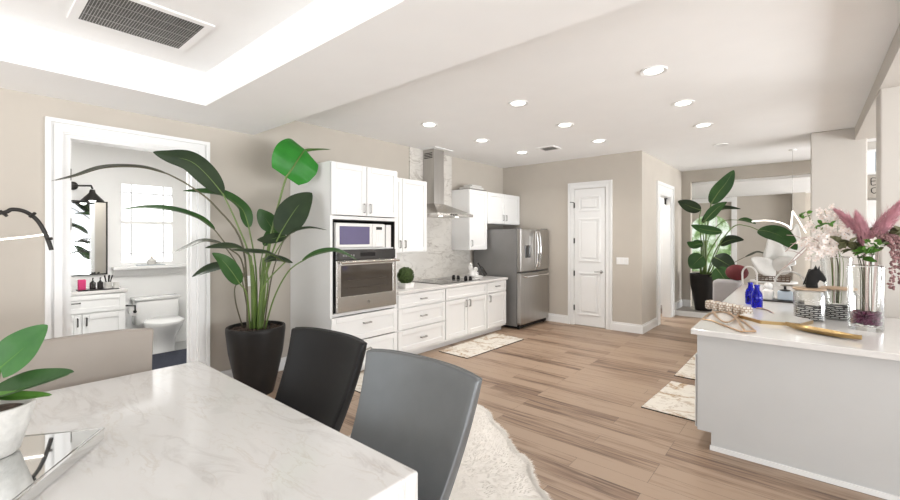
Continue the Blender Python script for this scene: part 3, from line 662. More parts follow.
# ================================================================= DINING TABLE AND CHAIRS
t = thing('dining_table', (-2.16, .5, 0), 'white marble dining table in the foreground', 'table')
MB().box(-3.22, -1.08, -.12, 1.095, .63, .75, .010).build('tabletop', M['tablemarble'], t, False)
MB().box(-3.05, -1.25, .05, .92, .58, .629).build('apron', M['tablemarble'], t, False)
for x in (-2.3, -1.6): MB().box(x - .08, x + .08, .15, .70, .0, .579, .01).build('leg', M['tablemarble'], t, False)
def chair(name, loc, rz, label, mat, w=.70, top=1.0, lean=.24, seatmat=None, h0=.40):
    """sits facing -Y at rz=0; loc = floor point under the top of the backrest"""
    t = thing(name, loc, label, 'chair', 'leather dining chairs')
    W = Vector(loc); nu, nv = 15, 12; rings = []
    def pt(u, v, side):
        zz = h0 + (top - h0) * v; s_ = u
        y = -lean * (1 - v) ** 1.15 - .055 * (1 - abs(s_) ** 2.2) * 0 + (-.055) * abs(s_) ** 2.2 + .015 * math.sin(PI * v)
        th = .07 - .03 * v
        x = s_ * w / 2 * (1.0 - .20 * (1 - v))
        if side: y += th
        zz -= .012 * abs(s_) ** 4 * v
        return Vector((x, y, zz)) + W
    for j in range(nv):
        v = j / (nv - 1)
        fr_ = [pt(-1 + 2 * i / (nu - 1), v, 0) for i in range(nu)]; bk = [pt(1 - 2 * i / (nu - 1), v, 1) for i in range(nu)]
        rings.append(fr_ + bk)
    mb = MB().loft(rings)
    es = [e for e in mb.bm.edges if len(e.link_faces) == 2 and e.calc_face_angle(0) > .9]
    bmesh.ops.bevel(mb.bm, geom=es, offset=.012, segments=3, profile=.5, affect='EDGES', clamp_overlap=True)
    bk_ = mb.build('backrest', mat, t)
    se = MB()
    for s_ in (-1, 1): se.tube([pt(s_ * .985, j / 10, 1) + Vector((0, -.004, 0)) for j in range(11)], .005, 6)
    se.tube([pt(-.985 + 1.97 * j / 12, 1, 1) + Vector((0, -.006, -.002)) for j in range(13)], .005, 6)
    se.build('piping', mat, bk_)
    MB().box(W.x - w * .46, W.x + w * .46, W.y - lean - .46, W.y - lean + .03, .39, .475, .03, 3).build('seat', mat, t)
    for sx in (-1, 1):
        for yy in (-.42, .0):
            MB().loft([[(W.x + sx * w * .40 + a * q, W.y - lean + yy + b_ * q, z) for a, b_ in ((-1, -1), (1, -1), (1, 1), (-1, 1))] for z, q in ((0, .016), (.39, .024))]).build('leg', M['darkwood'], t, False)
    t.rotation_euler[2] = rz
    return t
chair('dining_chair', (-2.31, 1.545, 0), .06, 'black leather dining chair, farther of the two by the fur rug', M['leather_k'], .72)
chair('dining_chair', (-1.455, 1.50, 0), .0, 'charcoal grey leather dining chair nearest the camera', M['leather_g'], .76)
chair('dining_chair', (-3.40, .515, 0), PI / 2, 'taupe leather dining chair at the left end of the table', M['leather_t'], .70)

# mirrored tray
U = Vector((.823, -.567, 0)); V = Vector((-.64, -.77, 0)); V = Vector((-.567, -.823, 0))
cx, cy = -2.262, .405
def tp(u, v): return (cx + U.x * u + V.x * v, cy + U.y * u + V.y * v)
t = thing('mirrored_tray', (*tp(.27, .22), .75), 'rectangular mirrored tray on the marble table', 'tray')
MB().prism([tp(0, 0), tp(.62, 0), tp(.62, .46), tp(0, .46)], .752, .796).build('mirror_sides', M['mirror'], t, False)
MB().prism([tp(.012, .012), tp(.608, .012), tp(.608, .448), tp(.012, .448)], .7965, .799).build('mirror_top', M['mirror'], t, False)
ed = MB()
for a_, b_ in (((0, 0), (.62, 0)), ((.62, 0), (.62, .46)), ((.62, .46), (0, .46)), ((0, .46), (0, 0))):
    p, q = tp(*a_), tp(*b_); ed.tube([(p[0], p[1], .796), (q[0], q[1], .796)], .004, 6)
ed.build('edge_bead', M['chrome'], t)
# orchid leaves in a grey-white pot
pc = Vector((-2.285, .085, .80))
t = thing('potted_orchid', pc, 'broad leaved plant in a grey white pot on the mirrored tray', 'plant')
MB().lathe([(.0, 0), (.065, 0), (.075, .01), (.105, .12), (.118, .175), (.120, .185), (.110, .185), (.104, .165), (.098, .15), (0, .15)], pc, 36).build('pot', M['paleceramic'], t)
MB().lathe([(0, .15), (.096, .15), (.09, .158), (0, .16)], pc, 24).build('soil', M['soil'], t)

def leaf_mesh(mb, mid, width, normal, fold=.18, tip=1.0, n=22, wave=.0, base=.0):
    """broad leaf blade along the midrib points, with a shallow V along the rib; both ends rounded or pointed"""
    P = curve(mid, 8); m_ = len(P); N = Vector(normal).normalized(); rows_ = []
    L = [0.0]
    for a_, b_ in zip(P, P[1:]): L.append(L[-1] + (b_ - a_).length)
    for i, p in enumerate(P):
        s_ = L[i] / L[-1]; tg = (P[min(i + 1, m_ - 1)] - P[max(i - 1, 0)]).normalized()
        sd = tg.cross(N); sd = sd.normalized() if sd.length > 1e-4 else tg.orthogonal().normalized()
        nn = sd.cross(tg).normalized()
        wd = width * (max(0.0, math.sin(PI * min(1, (base + (1 - base) * s_)) ** .78)) ** .62) * (1 if s_ < .55 else 1 - .25 * tip * ((s_ - .55) / .45) ** 2)
        wd = max(wd, .002); row = []
        for k in range(-3, 4):
            f = k / 3
            row.append(p + sd * wd * f + nn * (fold * wd * abs(f) + wave * wd * math.sin(9 * s_ + 2 * f) * abs(f)))
        rows_.append(row)
    vr = [[mb.bm.verts.new(v) for v in r] for r in rows_]
    for a_, b_ in zip(vr, vr[1:]):
        for k in range(6): mb.bm.faces.new((a_[k], a_[k + 1], b_[k + 1], b_[k]))
    return P
def leaf(par, stalk, mid, width, normal, mat, smat=None, fold=.18, tip=1.0, r=.010, wave=.03, base=.0):
    mb = MB(); P = leaf_mesh(mb, mid, width, normal, fold, tip, wave=wave, base=base)
    lf = mb.build('leaf', mat, par)
    N = Vector(normal).normalized()
    full = curve(list(stalk) + [mid[0]], 6)[:-1] + [p - N * .003 for p in P[:-2]] if stalk else [p - N * .003 for p in P[:-2]]
    MB().tube(full, r, 7, r * .15).build('stem', smat or M['stem'], lf)
    return lf
o0 = pc + Vector((0, 0, .155))
leaf(t, [o0], [(-2.27, 0.105, 1.12), (-2.24, 0.15, 1.172), (-2.22, 0.191, 1.223), (-2.2, 0.226, 1.269)], .070, (.75, -.3, .6), M['leaforchid'], M['fresh'], .25, .3, .006, .02, .12)
leaf(t, [o0], [(-2.24, 0.089, 1.029), (-2.18, 0.151, 1.051), (-2.12, 0.211, 1.074), (-2.06, 0.282, 1.106)], .062, (.3, -.3, .9), M['leafmid'], M['fresh'], .45, .2, .006, .02, .12)
leaf(t, [o0], [(-2.2, 0.083, 1.04), (-2.12, 0.147, 1.038), (-2.06, 0.192, 1.043), (-2.0, 0.216, 1.054)], .022, (.3, -.3, .9), M['fresh'], M['fresh'], .3, .8, .004, .02, .12)
leaf(t, [o0], [(-2.3, .05, .97), (-2.42, -.06, 1.05), (-2.5, -.15, 1.08)], .05, (.4, -.3, .9), M['leafbright'], M['fresh'], .25, .3, .006, .02, .12)
leaf(t, [o0], [(-2.26, .05, .97), (-2.12, -.06, 1.03), (-2.02, -.15, 1.02)], .05, (.3, .3, .9), M['leafmid'], M['fresh'], .25, .3, .006, .02, .12)

# ================================================================= TALL PLANTS
def planter(mb, c, h, rt, rb):
    return mb.lathe([(0, 0), (rb, 0), (rb * 1.04, .01), (rb + (rt - rb) * .42, h * .3), (rb + (rt - rb) * .80, h * .62), (rt, h * .93), (rt, h * .985), (rt * .985, h), (rt * .92, h), (rt * .90, h * .94), (0, h * .94)], c, 48)
b1 = Vector((-4.36, 2.02, 0))
t = thing('bird_of_paradise', b1, 'tall leafy plant in black planter between bathroom door and oven cabinet', 'plant')
planter(MB(), b1, .69, .285, .165).build('planter', M['pot'], t)
sm = MB()
for k in range(160):
    a = random.uniform(0, 2 * PI); q = .25 * math.sqrt(random.random()); sm.obox((b1.x + q * math.cos(a), b1.y + q * math.sin(a), .655), (random.uniform(.02, .06), random.uniform(.015, .03), .02), random.uniform(0, 3), .004, 1)
o = sm.build('bark', M['soil'], t, False); o['kind'] = 'stuff'
S0 = Vector((-4.36, 2.02, .64))
def s(dx, dy, dz=0): return S0 + Vector((dx, dy, dz))
CAMN = (.9, -.35, .15)
# stalk, midrib, width, normal, material
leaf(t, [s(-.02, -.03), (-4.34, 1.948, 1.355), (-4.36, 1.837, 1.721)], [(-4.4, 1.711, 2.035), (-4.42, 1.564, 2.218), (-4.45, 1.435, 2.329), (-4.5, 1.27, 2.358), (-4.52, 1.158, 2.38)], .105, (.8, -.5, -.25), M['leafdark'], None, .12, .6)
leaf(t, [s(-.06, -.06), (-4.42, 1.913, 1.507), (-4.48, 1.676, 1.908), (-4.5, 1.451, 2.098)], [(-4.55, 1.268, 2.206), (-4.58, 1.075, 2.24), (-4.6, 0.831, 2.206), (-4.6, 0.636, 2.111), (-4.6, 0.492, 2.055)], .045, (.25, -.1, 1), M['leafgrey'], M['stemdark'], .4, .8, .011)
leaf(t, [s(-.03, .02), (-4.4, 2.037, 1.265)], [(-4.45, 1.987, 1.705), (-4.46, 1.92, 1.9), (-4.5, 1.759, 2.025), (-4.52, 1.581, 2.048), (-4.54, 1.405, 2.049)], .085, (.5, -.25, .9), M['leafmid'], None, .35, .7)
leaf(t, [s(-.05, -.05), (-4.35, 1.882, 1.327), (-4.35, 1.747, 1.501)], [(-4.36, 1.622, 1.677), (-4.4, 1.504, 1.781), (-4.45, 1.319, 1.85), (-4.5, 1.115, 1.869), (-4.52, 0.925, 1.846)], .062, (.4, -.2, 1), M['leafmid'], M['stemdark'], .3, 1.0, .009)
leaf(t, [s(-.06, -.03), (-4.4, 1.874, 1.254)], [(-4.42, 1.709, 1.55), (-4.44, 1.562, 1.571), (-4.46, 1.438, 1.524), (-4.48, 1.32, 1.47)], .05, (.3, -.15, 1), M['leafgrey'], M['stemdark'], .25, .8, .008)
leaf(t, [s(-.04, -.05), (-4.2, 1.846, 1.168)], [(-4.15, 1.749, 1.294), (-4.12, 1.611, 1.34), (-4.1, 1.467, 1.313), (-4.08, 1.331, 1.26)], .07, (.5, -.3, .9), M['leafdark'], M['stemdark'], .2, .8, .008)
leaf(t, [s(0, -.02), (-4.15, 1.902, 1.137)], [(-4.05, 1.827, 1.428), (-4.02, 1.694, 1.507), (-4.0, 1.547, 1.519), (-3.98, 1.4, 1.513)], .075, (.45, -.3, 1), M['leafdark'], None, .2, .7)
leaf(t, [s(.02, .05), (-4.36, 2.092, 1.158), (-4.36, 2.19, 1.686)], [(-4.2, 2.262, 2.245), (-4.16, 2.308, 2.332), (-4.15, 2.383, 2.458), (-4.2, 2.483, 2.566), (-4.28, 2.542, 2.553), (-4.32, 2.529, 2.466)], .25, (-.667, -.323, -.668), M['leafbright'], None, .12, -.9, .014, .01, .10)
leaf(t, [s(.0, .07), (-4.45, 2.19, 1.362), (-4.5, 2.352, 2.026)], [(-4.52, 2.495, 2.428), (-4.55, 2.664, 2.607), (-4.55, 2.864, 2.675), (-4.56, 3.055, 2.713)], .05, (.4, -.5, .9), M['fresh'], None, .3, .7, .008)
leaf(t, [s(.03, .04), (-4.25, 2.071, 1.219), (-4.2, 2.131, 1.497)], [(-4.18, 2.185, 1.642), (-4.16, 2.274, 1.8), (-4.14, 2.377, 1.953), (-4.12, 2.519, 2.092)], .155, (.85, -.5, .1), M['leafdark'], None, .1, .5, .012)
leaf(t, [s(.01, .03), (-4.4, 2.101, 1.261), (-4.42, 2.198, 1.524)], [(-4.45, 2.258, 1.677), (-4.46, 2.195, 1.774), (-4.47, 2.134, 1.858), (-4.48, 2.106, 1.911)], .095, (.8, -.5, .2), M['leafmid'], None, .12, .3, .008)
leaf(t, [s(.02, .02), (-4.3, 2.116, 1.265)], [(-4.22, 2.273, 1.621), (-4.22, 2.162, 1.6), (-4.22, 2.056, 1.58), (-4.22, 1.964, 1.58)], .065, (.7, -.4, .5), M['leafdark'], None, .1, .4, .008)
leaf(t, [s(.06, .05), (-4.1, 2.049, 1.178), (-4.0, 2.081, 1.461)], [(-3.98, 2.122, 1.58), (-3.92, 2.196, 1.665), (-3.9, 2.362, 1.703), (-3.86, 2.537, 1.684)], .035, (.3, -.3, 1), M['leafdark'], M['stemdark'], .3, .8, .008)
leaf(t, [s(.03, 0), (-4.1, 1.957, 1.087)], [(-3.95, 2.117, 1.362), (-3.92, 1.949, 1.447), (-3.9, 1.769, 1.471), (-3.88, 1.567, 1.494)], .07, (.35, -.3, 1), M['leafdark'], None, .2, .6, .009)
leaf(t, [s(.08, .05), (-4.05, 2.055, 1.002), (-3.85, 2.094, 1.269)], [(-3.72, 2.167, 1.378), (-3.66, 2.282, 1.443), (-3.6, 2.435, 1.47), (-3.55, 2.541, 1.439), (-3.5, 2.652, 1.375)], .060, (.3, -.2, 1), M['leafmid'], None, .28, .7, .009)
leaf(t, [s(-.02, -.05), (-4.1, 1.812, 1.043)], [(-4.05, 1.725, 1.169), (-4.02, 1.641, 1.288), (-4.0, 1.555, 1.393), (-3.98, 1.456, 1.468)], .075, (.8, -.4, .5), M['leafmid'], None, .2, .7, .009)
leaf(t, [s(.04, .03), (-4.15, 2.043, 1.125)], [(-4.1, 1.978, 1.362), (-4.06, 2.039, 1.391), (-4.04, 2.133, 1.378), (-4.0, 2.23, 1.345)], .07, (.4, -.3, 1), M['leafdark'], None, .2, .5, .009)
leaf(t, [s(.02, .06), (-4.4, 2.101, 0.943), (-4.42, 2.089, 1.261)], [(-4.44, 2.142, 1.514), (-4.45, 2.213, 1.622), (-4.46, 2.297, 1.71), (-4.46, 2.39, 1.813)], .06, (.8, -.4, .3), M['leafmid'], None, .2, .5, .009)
MB().tube(curve([s(-.16, -.06), (-4.33, 1.806, 0.943), (-4.33, 1.796, 1.113), (-4.33, 1.864, 1.178), (-4.33, 1.903, 1.357)], 6), .008, 6, .005).build('dry_stem', M['stemdark'], t)
MB().tube(curve([s(-.04, 0), (-4.33, 1.984, 1.045), (-4.36, 1.977, 1.322)], 6), .03, 8, .016).build('cane', M['stem'], t)
MB().tube(curve([s(.03, .02), (-4.3, 2.053, 1.082), (-4.33, 2.088, 1.391)], 6), .032, 8, .016).build('cane', M['stem'], t)

b2 = Vector((-1.625, 10.04, .104))
t = thing('bird_of_paradise', b2, 'tall leafy plant in black planter on the far landing by the hall', 'plant')
planter(MB(), b2, .76, .262, .155).build('planter', M['pot'], t)
MB().lathe([(0, .70), (.24, .70), (.2, .72), (0, .73)], b2, 24).build('soil', M['soil'], t)
S0 = Vector((-1.625, 10.04, .80))
leaf(t, [s(.02, 0), (-1.59, 10.04, 1.559)], [(-1.502, 10.04, 2.298), (-1.377, 10.02, 2.514), (-1.237, 10.0, 2.703), (-1.104, 10.0, 2.949)], .150, (.3, -1, .1), M['leafmid'], None, .1, .4, .02)
leaf(t, [s(-.05, 0), (-1.68, 10.04, 1.558), (-1.713, 10.02, 1.933)], [(-1.674, 10.0, 2.18), (-1.801, 10.0, 2.228), (-1.931, 10.0, 2.297), (-2.097, 9.98, 2.39)], .13, (.1, -1, .3), M['leafdark'], None, .12, .5, .014)
leaf(t, [s(0, -.03), (-1.61, 9.94, 1.456)], [(-1.637, 9.89, 1.907), (-1.475, 9.86, 2.104), (-1.251, 9.84, 2.193), (-0.971, 9.82, 2.16)], .095, (.2, -.6, .8), M['leafdark'], None, .15, .9, .014)
leaf(t, [s(.03, -.05), (-1.559, 9.84, 1.458)], [(-1.568, 9.79, 1.943), (-1.426, 9.76, 2.118), (-1.305, 9.74, 2.23), (-1.189, 9.74, 2.302)], .10, (.2, -1, .3), M['leafmid'], None, .15, .6, .014)
leaf(t, [s(0, -.05), (-1.508, 9.74, 1.26)], [(-1.258, 9.64, 1.717), (-1.422, 9.62, 1.738), (-1.593, 9.62, 1.779), (-1.786, 9.62, 1.863)], .11, (.1, -.8, .6), M['leafmid'], None, .15, .5, .014)
leaf(t, [s(-.06, 0), (-1.646, 9.94, 1.106)], [(-1.621, 9.9, 1.498), (-1.707, 9.88, 1.477), (-1.794, 9.86, 1.455), (-1.9, 9.84, 1.517)], .10, (.1, -.9, .5), M['leafmid'], None, .15, .5, .012)
leaf(t, [s(-.05, -.05), (-1.648, 9.74, 1.075)], [(-1.582, 9.66, 1.241), (-1.648, 9.64, 1.179), (-1.715, 9.62, 1.098), (-1.802, 9.61, 0.994)], .17, (.1, -1, .3), M['leafmid'], None, .12, .1, .014)
leaf(t, [s(.05, 0), (-1.445, 9.89, 1.116)], [(-1.318, 9.84, 1.461), (-1.199, 9.82, 1.541), (-1.065, 9.8, 1.571), (-0.921, 9.79, 1.562)], .11, (.1, -.8, .6), M['leafdark'], None, .15, .8, .012)
leaf(t, [s(.06, -.06), (-1.415, 9.69, 1.007)], [(-1.384, 9.59, 1.229), (-1.278, 9.54, 1.176), (-1.162, 9.52, 1.104), (-1.033, 9.5, 1.035)], .17, (.2, -1, .4), M['leafdark'], None, .1, .2, .014)
leaf(t, [s(.08, -.08), (-1.36, 9.54, 0.901)], [(-1.332, 9.46, 1.024), (-1.264, 9.44, 0.932), (-1.183, 9.43, 0.805), (-1.118, 9.42, 0.659)], .17, (.1, -1, .2), M['leafmid'], None, .12, .1, .014)
leaf(t, [s(.04, 0), (-1.358, 9.64, 1.365), (-1.019, 9.1, 1.799), (-0.785, 8.8, 1.806)], [(-0.622, 8.66, 1.733), (-0.459, 8.58, 1.698), (-0.278, 8.5, 1.6), (-0.118, 8.45, 1.414)], .16, (.2, -.8, .6), M['leafmid'], None, .12, .4, .012)
leaf(t, [s(.02, .02), (-1.539, 9.94, 1.559), (-1.271, 9.74, 1.914)], [(-0.99, 9.54, 1.939), (-0.908, 9.49, 1.944), (-0.812, 9.44, 1.912), (-0.704, 9.39, 1.854)], .06, (.2, -.7, .7), M['leafmid'], None, .2, .7, .010)
leaf(t, [s(.06, .02), (-1.271, 9.74, 0.972), (-1.048, 9.64, 1.141)], [(-0.882, 9.54, 1.245), (-0.771, 9.49, 1.306), (-0.678, 9.44, 1.346), (-0.559, 9.39, 1.314)], .03, (.2, -.7, .7), M['leafgrey'], M['stemdark'], .2, .7, .008)
for (dx, dy, px) in ((-.03, 0, 704), (.03, -.02, 709), (0, .03, 706)):
    MB().tube(curve([s(dx, dy), (-1.6, 9.99, 1.106) if px < 706 else s(dx * 1.2, dy, .4), s(dx * 1.5, dy, .75)], 6), .035, 8, .018).build('cane', M['stem'], t)

# ================================================================= ARC LAMP AT LEFT
t = thing('arc_lamp', (-4.35, -.35, 0), 'thin black arc lamp reaching in front of the left wall', 'lamp')
MB().lathe([(0, 0), (.17, 0), (.17, .025), (.02, .04), (0, .04)], (-4.35, -.35, 0), 28).build('base', M['blackmetal'], t)
MB().tube(curve([(-4.35, -.35, .03), (-4.35, -.34, .9), (-4.35, -.25, 1.5), (-4.35, -.05, 1.76), (-4.35, 0.202, 1.777), (-4.35, 0.261, 1.805), (-4.35, 0.327, 1.793), (-4.35, 0.384, 1.741), (-4.35, 0.422, 1.667), (-4.35, 0.449, 1.585), (-4.35, 0.468, 1.509)], 6), .014, 10).build('arc', M['blackmetal'], t)
for (a, b_) in (((-4.35, 0.202, 1.791), (-4.33, 0.235, 1.756)), ((-4.33, 0.351, 1.754), (-4.35, 0.379, 1.785)), ((-4.35, 0.438, 1.592), (-4.33, 0.469, 1.596))):
    MB().tube([a, b_], .011, 8).build('bracket', M['blackmetal'], t)
MB().tube(curve([(-4.35, 0.145, 1.579), (-4.35, 0.202, 1.589), (-4.35, 0.327, 1.607), (-4.35, 0.449, 1.63)], 5), .008, 6).build('light_bar', M['led'], t)

# ================================================================= BATHROOM
t = thing('vanity', (-7.14, 1.0, 0), 'white bathroom vanity with black hardware', 'vanity')
MB().box(-7.395, -6.90, .45, 1.46, .08, .89).box(-7.395, -6.95, .45, 1.46, 0, .08).build('body', M['cab'], t, False)
MB().box(-7.398, -6.87, .43, 1.48, .89, .93, .005).build('countertop', M['quartz'], t, False)
for (a, b_) in ((.46, 1.45),):
    d = shaker(MB(), -6.90, a, b_, .66, .88, .06).build('drawer', M['cab'], t, False)
    MB().tube([(-6.88, .90, .79), (-6.85, .90, .79), (-6.85, 1.0, .79), (-6.88, 1.0, .79)], .007, 6).build('handle', M['black'], d)
for (a, b_, h) in ((.46, 1.01, .975), (1.02, 1.45, 1.06)):
    d = shaker(MB(), -6.90, a, b_, .10, .645, .07).build('door', M['cab'], t, False)
    MB().tube([(-6.88, h, .60), (-6.85, h, .60), (-6.85, h, .50), (-6.88, h, .50)], .007, 6).build('handle', M['black'], d)
t = thing('wall_mirror', (-7.38, .98, 1.1), 'black framed mirror on the bathroom wall over the vanity', 'mirror')
my0, my1, mz0, mz1 = .50, 1.36, 1.10, 2.10
MB().box(-7.398, -7.37, my0 + .015, my1 - .015, mz0, mz0 + .015).box(-7.398, -7.37, my0 + .015, my1 - .015, mz1 - .015, mz1).box(-7.398, -7.37, my0, my0 + .015, mz0, mz1).box(-7.398, -7.37, my1 - .015, my1, mz0, mz1).build('frame', M['black'], t, False)
MB().box(-7.398, -7.382, my0 + .01, my1 - .01, mz0 + .01, mz1 - .01).build('glass', M['mirror'], t, False)
t = thing('wall_sconce', (-7.39, 1.02, 2.28), 'black wall sconce with cone shade over the vanity mirror', 'lamp')
MB().lathe([(.055, 0), (.055, .02), (.03, .03)], (-7.399, 1.0, 2.29), 18, axis='X').build('wall_plate', M['blackmetal'], t)
MB().tube([(-7.37, 1.0, 2.29), (-7.10, 1.14, 2.28), (-7.08, 1.15, 2.24)], .012, 8).build('arm', M['blackmetal'], t)
MB().lathe([(.025, .10), (.035, .06), (.04, .05), (.125, -.05), (.12, -.05), (.037, .045), (.02, .09)], (-7.08, 1.15, 2.13), 28).build('shade', M['blackmetal'], t)
MB().ball((-7.08, 1.15, 2.10), .04, 2).build('bulb', M['lampon'], t)
t = thing('fill_lamp', (-5.4, 1.2, 2.95), 'added round fill lamp on the bathroom ceiling, out of view', 'ceiling light')  # unseen lamp added to brighten the bathroom
MB().lathe([(0, -.05), (.15, -.05), (.17, -.02), (.17, 0), (0, 0)], (-5.4, 1.2, 2.949), 28).build('diffuser', M['lampon'], t)
l = bpy.data.lights.new('fill_lamp_light', 'AREA'); l.shape = 'DISK'; l.size = .6; l.energy = 42; l.color = (1, .99, .97)
lo = bpy.data.objects.new('fill_lamp_light', l); C.objects.link(lo); lo.parent = t; lo.location = (0, 0, -.06)
# tray and toiletries on the vanity
t = thing('vanity_tray', (-7.0, 1.15, .93), 'thin black tray on the vanity top', 'tray'); MB().box(-7.10, -6.92, 1.10, 1.40, .9305, .94, .003).box(-7.12, -6.94, .99, 1.09, .9305, .94, .003).build('tray_board', M['black'], t, False)
tag(MB().box(-7.06, -7.0, 1.0, 1.075, .941, 1.07, .006).build('soap_box', M['pink'], None, False), 'pink and black box on the bathroom vanity', 'box')
def pump(y, label):
    t = thing('soap_bottle', (-7.0, y, .94), label, 'bottle', 'black pump bottles on the vanity')
    MB().lathe([(0, .001), (.03, .001), (.032, .01), (.032, .085), (.012, .10), (.012, .11), (0, .11)], (-7.0, y, .94), 16).build('bottle', M['blackglass'], t)
    MB().tube([(-7.0, y, 1.05), (-7.0, y, 1.085), (-6.965, y, 1.085)], .006, 6).build('pump', M['black'], t)
pump(1.14, 'black pump bottle next to the pink box'); pump(1.215, 'black pump bottle nearer the white jar')
t = thing('brush_jar', (-7.0, 1.295, .94), 'white jar holding makeup brushes', 'jar'); MB().lathe([(0, .001), (.04, .001), (.045, .08), (.038, .085), (.034, .02), (0, .02)], (-7.0, 1.295, .94), 20).build('jar', M['paleceramic'], t)
for k in range(5):
    a = k * 1.3; tag(MB().tube([(-7.0 + .01 * math.cos(a), 1.295 + .01 * math.sin(a), .962), (-7.0 + .045 * math.cos(a), 1.295 + .045 * math.sin(a), 1.11)], .004, 6, .009).build('makeup_brush', M['black'], None), 'thin dark makeup brush standing in the white jar', 'brush', 'makeup brushes in the jar')
t = thing('candle', (-6.97, 1.37, .94), 'small pale candle glass at the tray end', 'candle'); MB().lathe([(0, .001), (.032, .001), (.034, .075), (0, .075)], (-6.97, 1.375, .94), 18).build('candle_glass', M['paleceramic'], t)
# toilet
tc = 1.90
t = thing('toilet', (-7.05, tc, 0), 'white two piece toilet under the bathroom window', 'toilet')
MB().box(-7.39, -7.17, tc - .27, tc + .27, .36, .71, .03, 3).build('tank', M['porcelain'], t)
MB().box(-7.395, -7.15, tc - .285, tc + .285, .711, .75, .012).build('tank_lid', M['porcelain'], t)
MB().lathe([(.02, 0), (.02, .006)], (-7.27, tc, .75), 14).build('flush_button', M['chrome'], t)
bw = MB(); rings = []
for (z, l0, l1, w_) in ((0, -7.28, -6.76, .155), (.06, -7.28, -6.76, .15), (.2, -7.25, -6.74, .15), (.30, -7.22, -6.68, .19), (.385, -7.2, -6.63, .225), (.41, -7.2, -6.62, .23)):
    ring = []; cxx = (l0 + l1) / 2; hx = (l1 - l0) / 2
    for k in range(32):
        a = 2 * PI * k / 32; ca, sa = math.cos(a), math.sin(a); q = .8 if ca < 0 else 1
        ring.append((cxx + hx * math.copysign(abs(ca) ** q, ca), tc + w_ * math.copysign(abs(sa) ** .85, sa), z))
    rings.append(ring)
bw.loft(rings).build('bowl', M['porcelain'], t)
st = MB(); st.loft([[(-6.91 + hx * math.cos(2 * PI * k / 32) * (.98 if math.cos(2 * PI * k / 32) > 0 else .9), tc + wy * math.sin(2 * PI * k / 32), z) for k in range(32)] for z, hx, wy in ((.412, .295, .235), (.425, .30, .24), (.445, .298, .238), (.465, .25, .20))])
st.build('seat_lid', M['porcelain'], t)
t = thing('toilet_paper', (-7.0, 1.60, .6), 'white toilet paper roll on a black holder', 'toilet paper')
MB().lathe([(.022, -.05), (.06, -.05), (.06, .05), (.022, .05)], (-7.02, 1.575, .60), 24, axis='X').build('roll', M['paper'], t)
MB().tube([(-6.96, 1.575, .60), (-6.94, 1.575, .60), (-6.94, 1.575, .68), (-7.05, 1.50, .68), (-7.05, 1.46, .68)], .010, 6).lathe([(.02, 0), (.02, .02)], (-6.965, 1.575, .60), 14, axis='X').build('holder', M['black'], t)
tag(MB().box(-6.75, -5.5, 1.45, 2.4, .0, .025, .01).build('bath_rug', M['navy'], None), 'dark navy bath mat in front of the toilet', 'mat')
t = thing('sill_tray', (-7.32, 1.86, 1.2), 'thin dark tray on the bathroom window sill', 'tray'); MB().box(-7.38, -7.27, 1.68, 2.02, 1.201, 1.212, .003).build('tray_board', M['shade'], t, False)
t = thing('reed_diffuser', (-7.33, 1.86, 1.213), 'round reed diffuser bottle on the window sill tray', 'diffuser')
MB().lathe([(0, 0), (.05, 0), (.06, .03), (.05, .07), (.018, .085), (.018, .10), (0, .10)], (-7.325, 1.86, 1.213), 20).build('bottle', M['paleceramic'], t)
for k in range(5): MB().tube([(-7.325, 1.86, 1.30), (-7.325 + .03 * math.cos(k), 1.86 - .08 + .04 * k, 1.42)], .0025, 5).build('reed', M['lightwood'], t)

t = thing('fill_lamp', (-2.9, 8.9, 3.06), 'added round fill lamp in the room behind the hall doorway', 'ceiling light')  # lamp added to whiten the interior seen through the hall doorway
MB().lathe([(0, -.05), (.13, -.05), (.15, -.02), (.15, 0), (0, 0)], (-2.9, 8.9, 3.059), 28).build('diffuser', M['lampon'], t)
l = bpy.data.lights.new('fill_lamp_light', 'AREA'); l.shape = 'DISK'; l.size = .5; l.energy = 45; l.color = (1, .99, .97)
lo = bpy.data.objects.new('fill_lamp_light', l); C.objects.link(lo); lo.parent = t; lo.location = (0, 0, -.06)
# ================================================================= ISLAND
t = thing('kitchen_island', (-.1, 5.4, 0), 'long white island with pale grey end panel', 'island')
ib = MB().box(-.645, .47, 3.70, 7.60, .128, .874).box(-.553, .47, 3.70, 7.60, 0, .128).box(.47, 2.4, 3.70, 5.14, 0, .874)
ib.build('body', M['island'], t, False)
MB().box(-.56, 2.4, 3.688, 3.70, .0, .035).build('base_trim', M['trim'], t, False)
for k in range(5):
    y = 3.72 + k * .775
    shaker(MB(), 0, 0, .765, .14, .70, .065, .018).xform(Matrix.Translation((-.645, y + .765, 0)) @ Matrix.Rotation(PI, 4, 'Z')).build('door', M['cab'], t, False)
ct = MB().prism([(-.67, 3.60), (2.45, 3.60), (2.45, 5.19), (.475, 5.19), (.475, 7.68), (-.735, 7.68)], .875, .915, .006)
tag(ct.build('island_countertop', M['quartz'], None, False), 'white stone countertop on the island under the vases', 'countertop')

CT = .916
def onc(x, y): return (x, y, CT)
# blue bottles
def bluebottle(x, y, h, label):
    p = [(0, 0), (.042, 0), (.047, .01), (.048, h * .52), (.040, h * .66), (.024, h * .76), (.021, h * .92), (.025, h * .94), (.025, h), (.018, h), (.017, h * .75), (.034, h * .62), (.041, h * .5), (.040, .012), (0, .010)]
    tag(MB().lathe(p, onc(x, y), 24).build('glass_bottle', M['cobalt'], None), label, 'bottle', 'cobalt bottles on the island')
bluebottle(-.445, 5.33, .225, 'cobalt blue glass bottle, the one standing farther back'); bluebottle(-.375, 5.10, .225, 'cobalt blue glass bottle standing in front of the other')
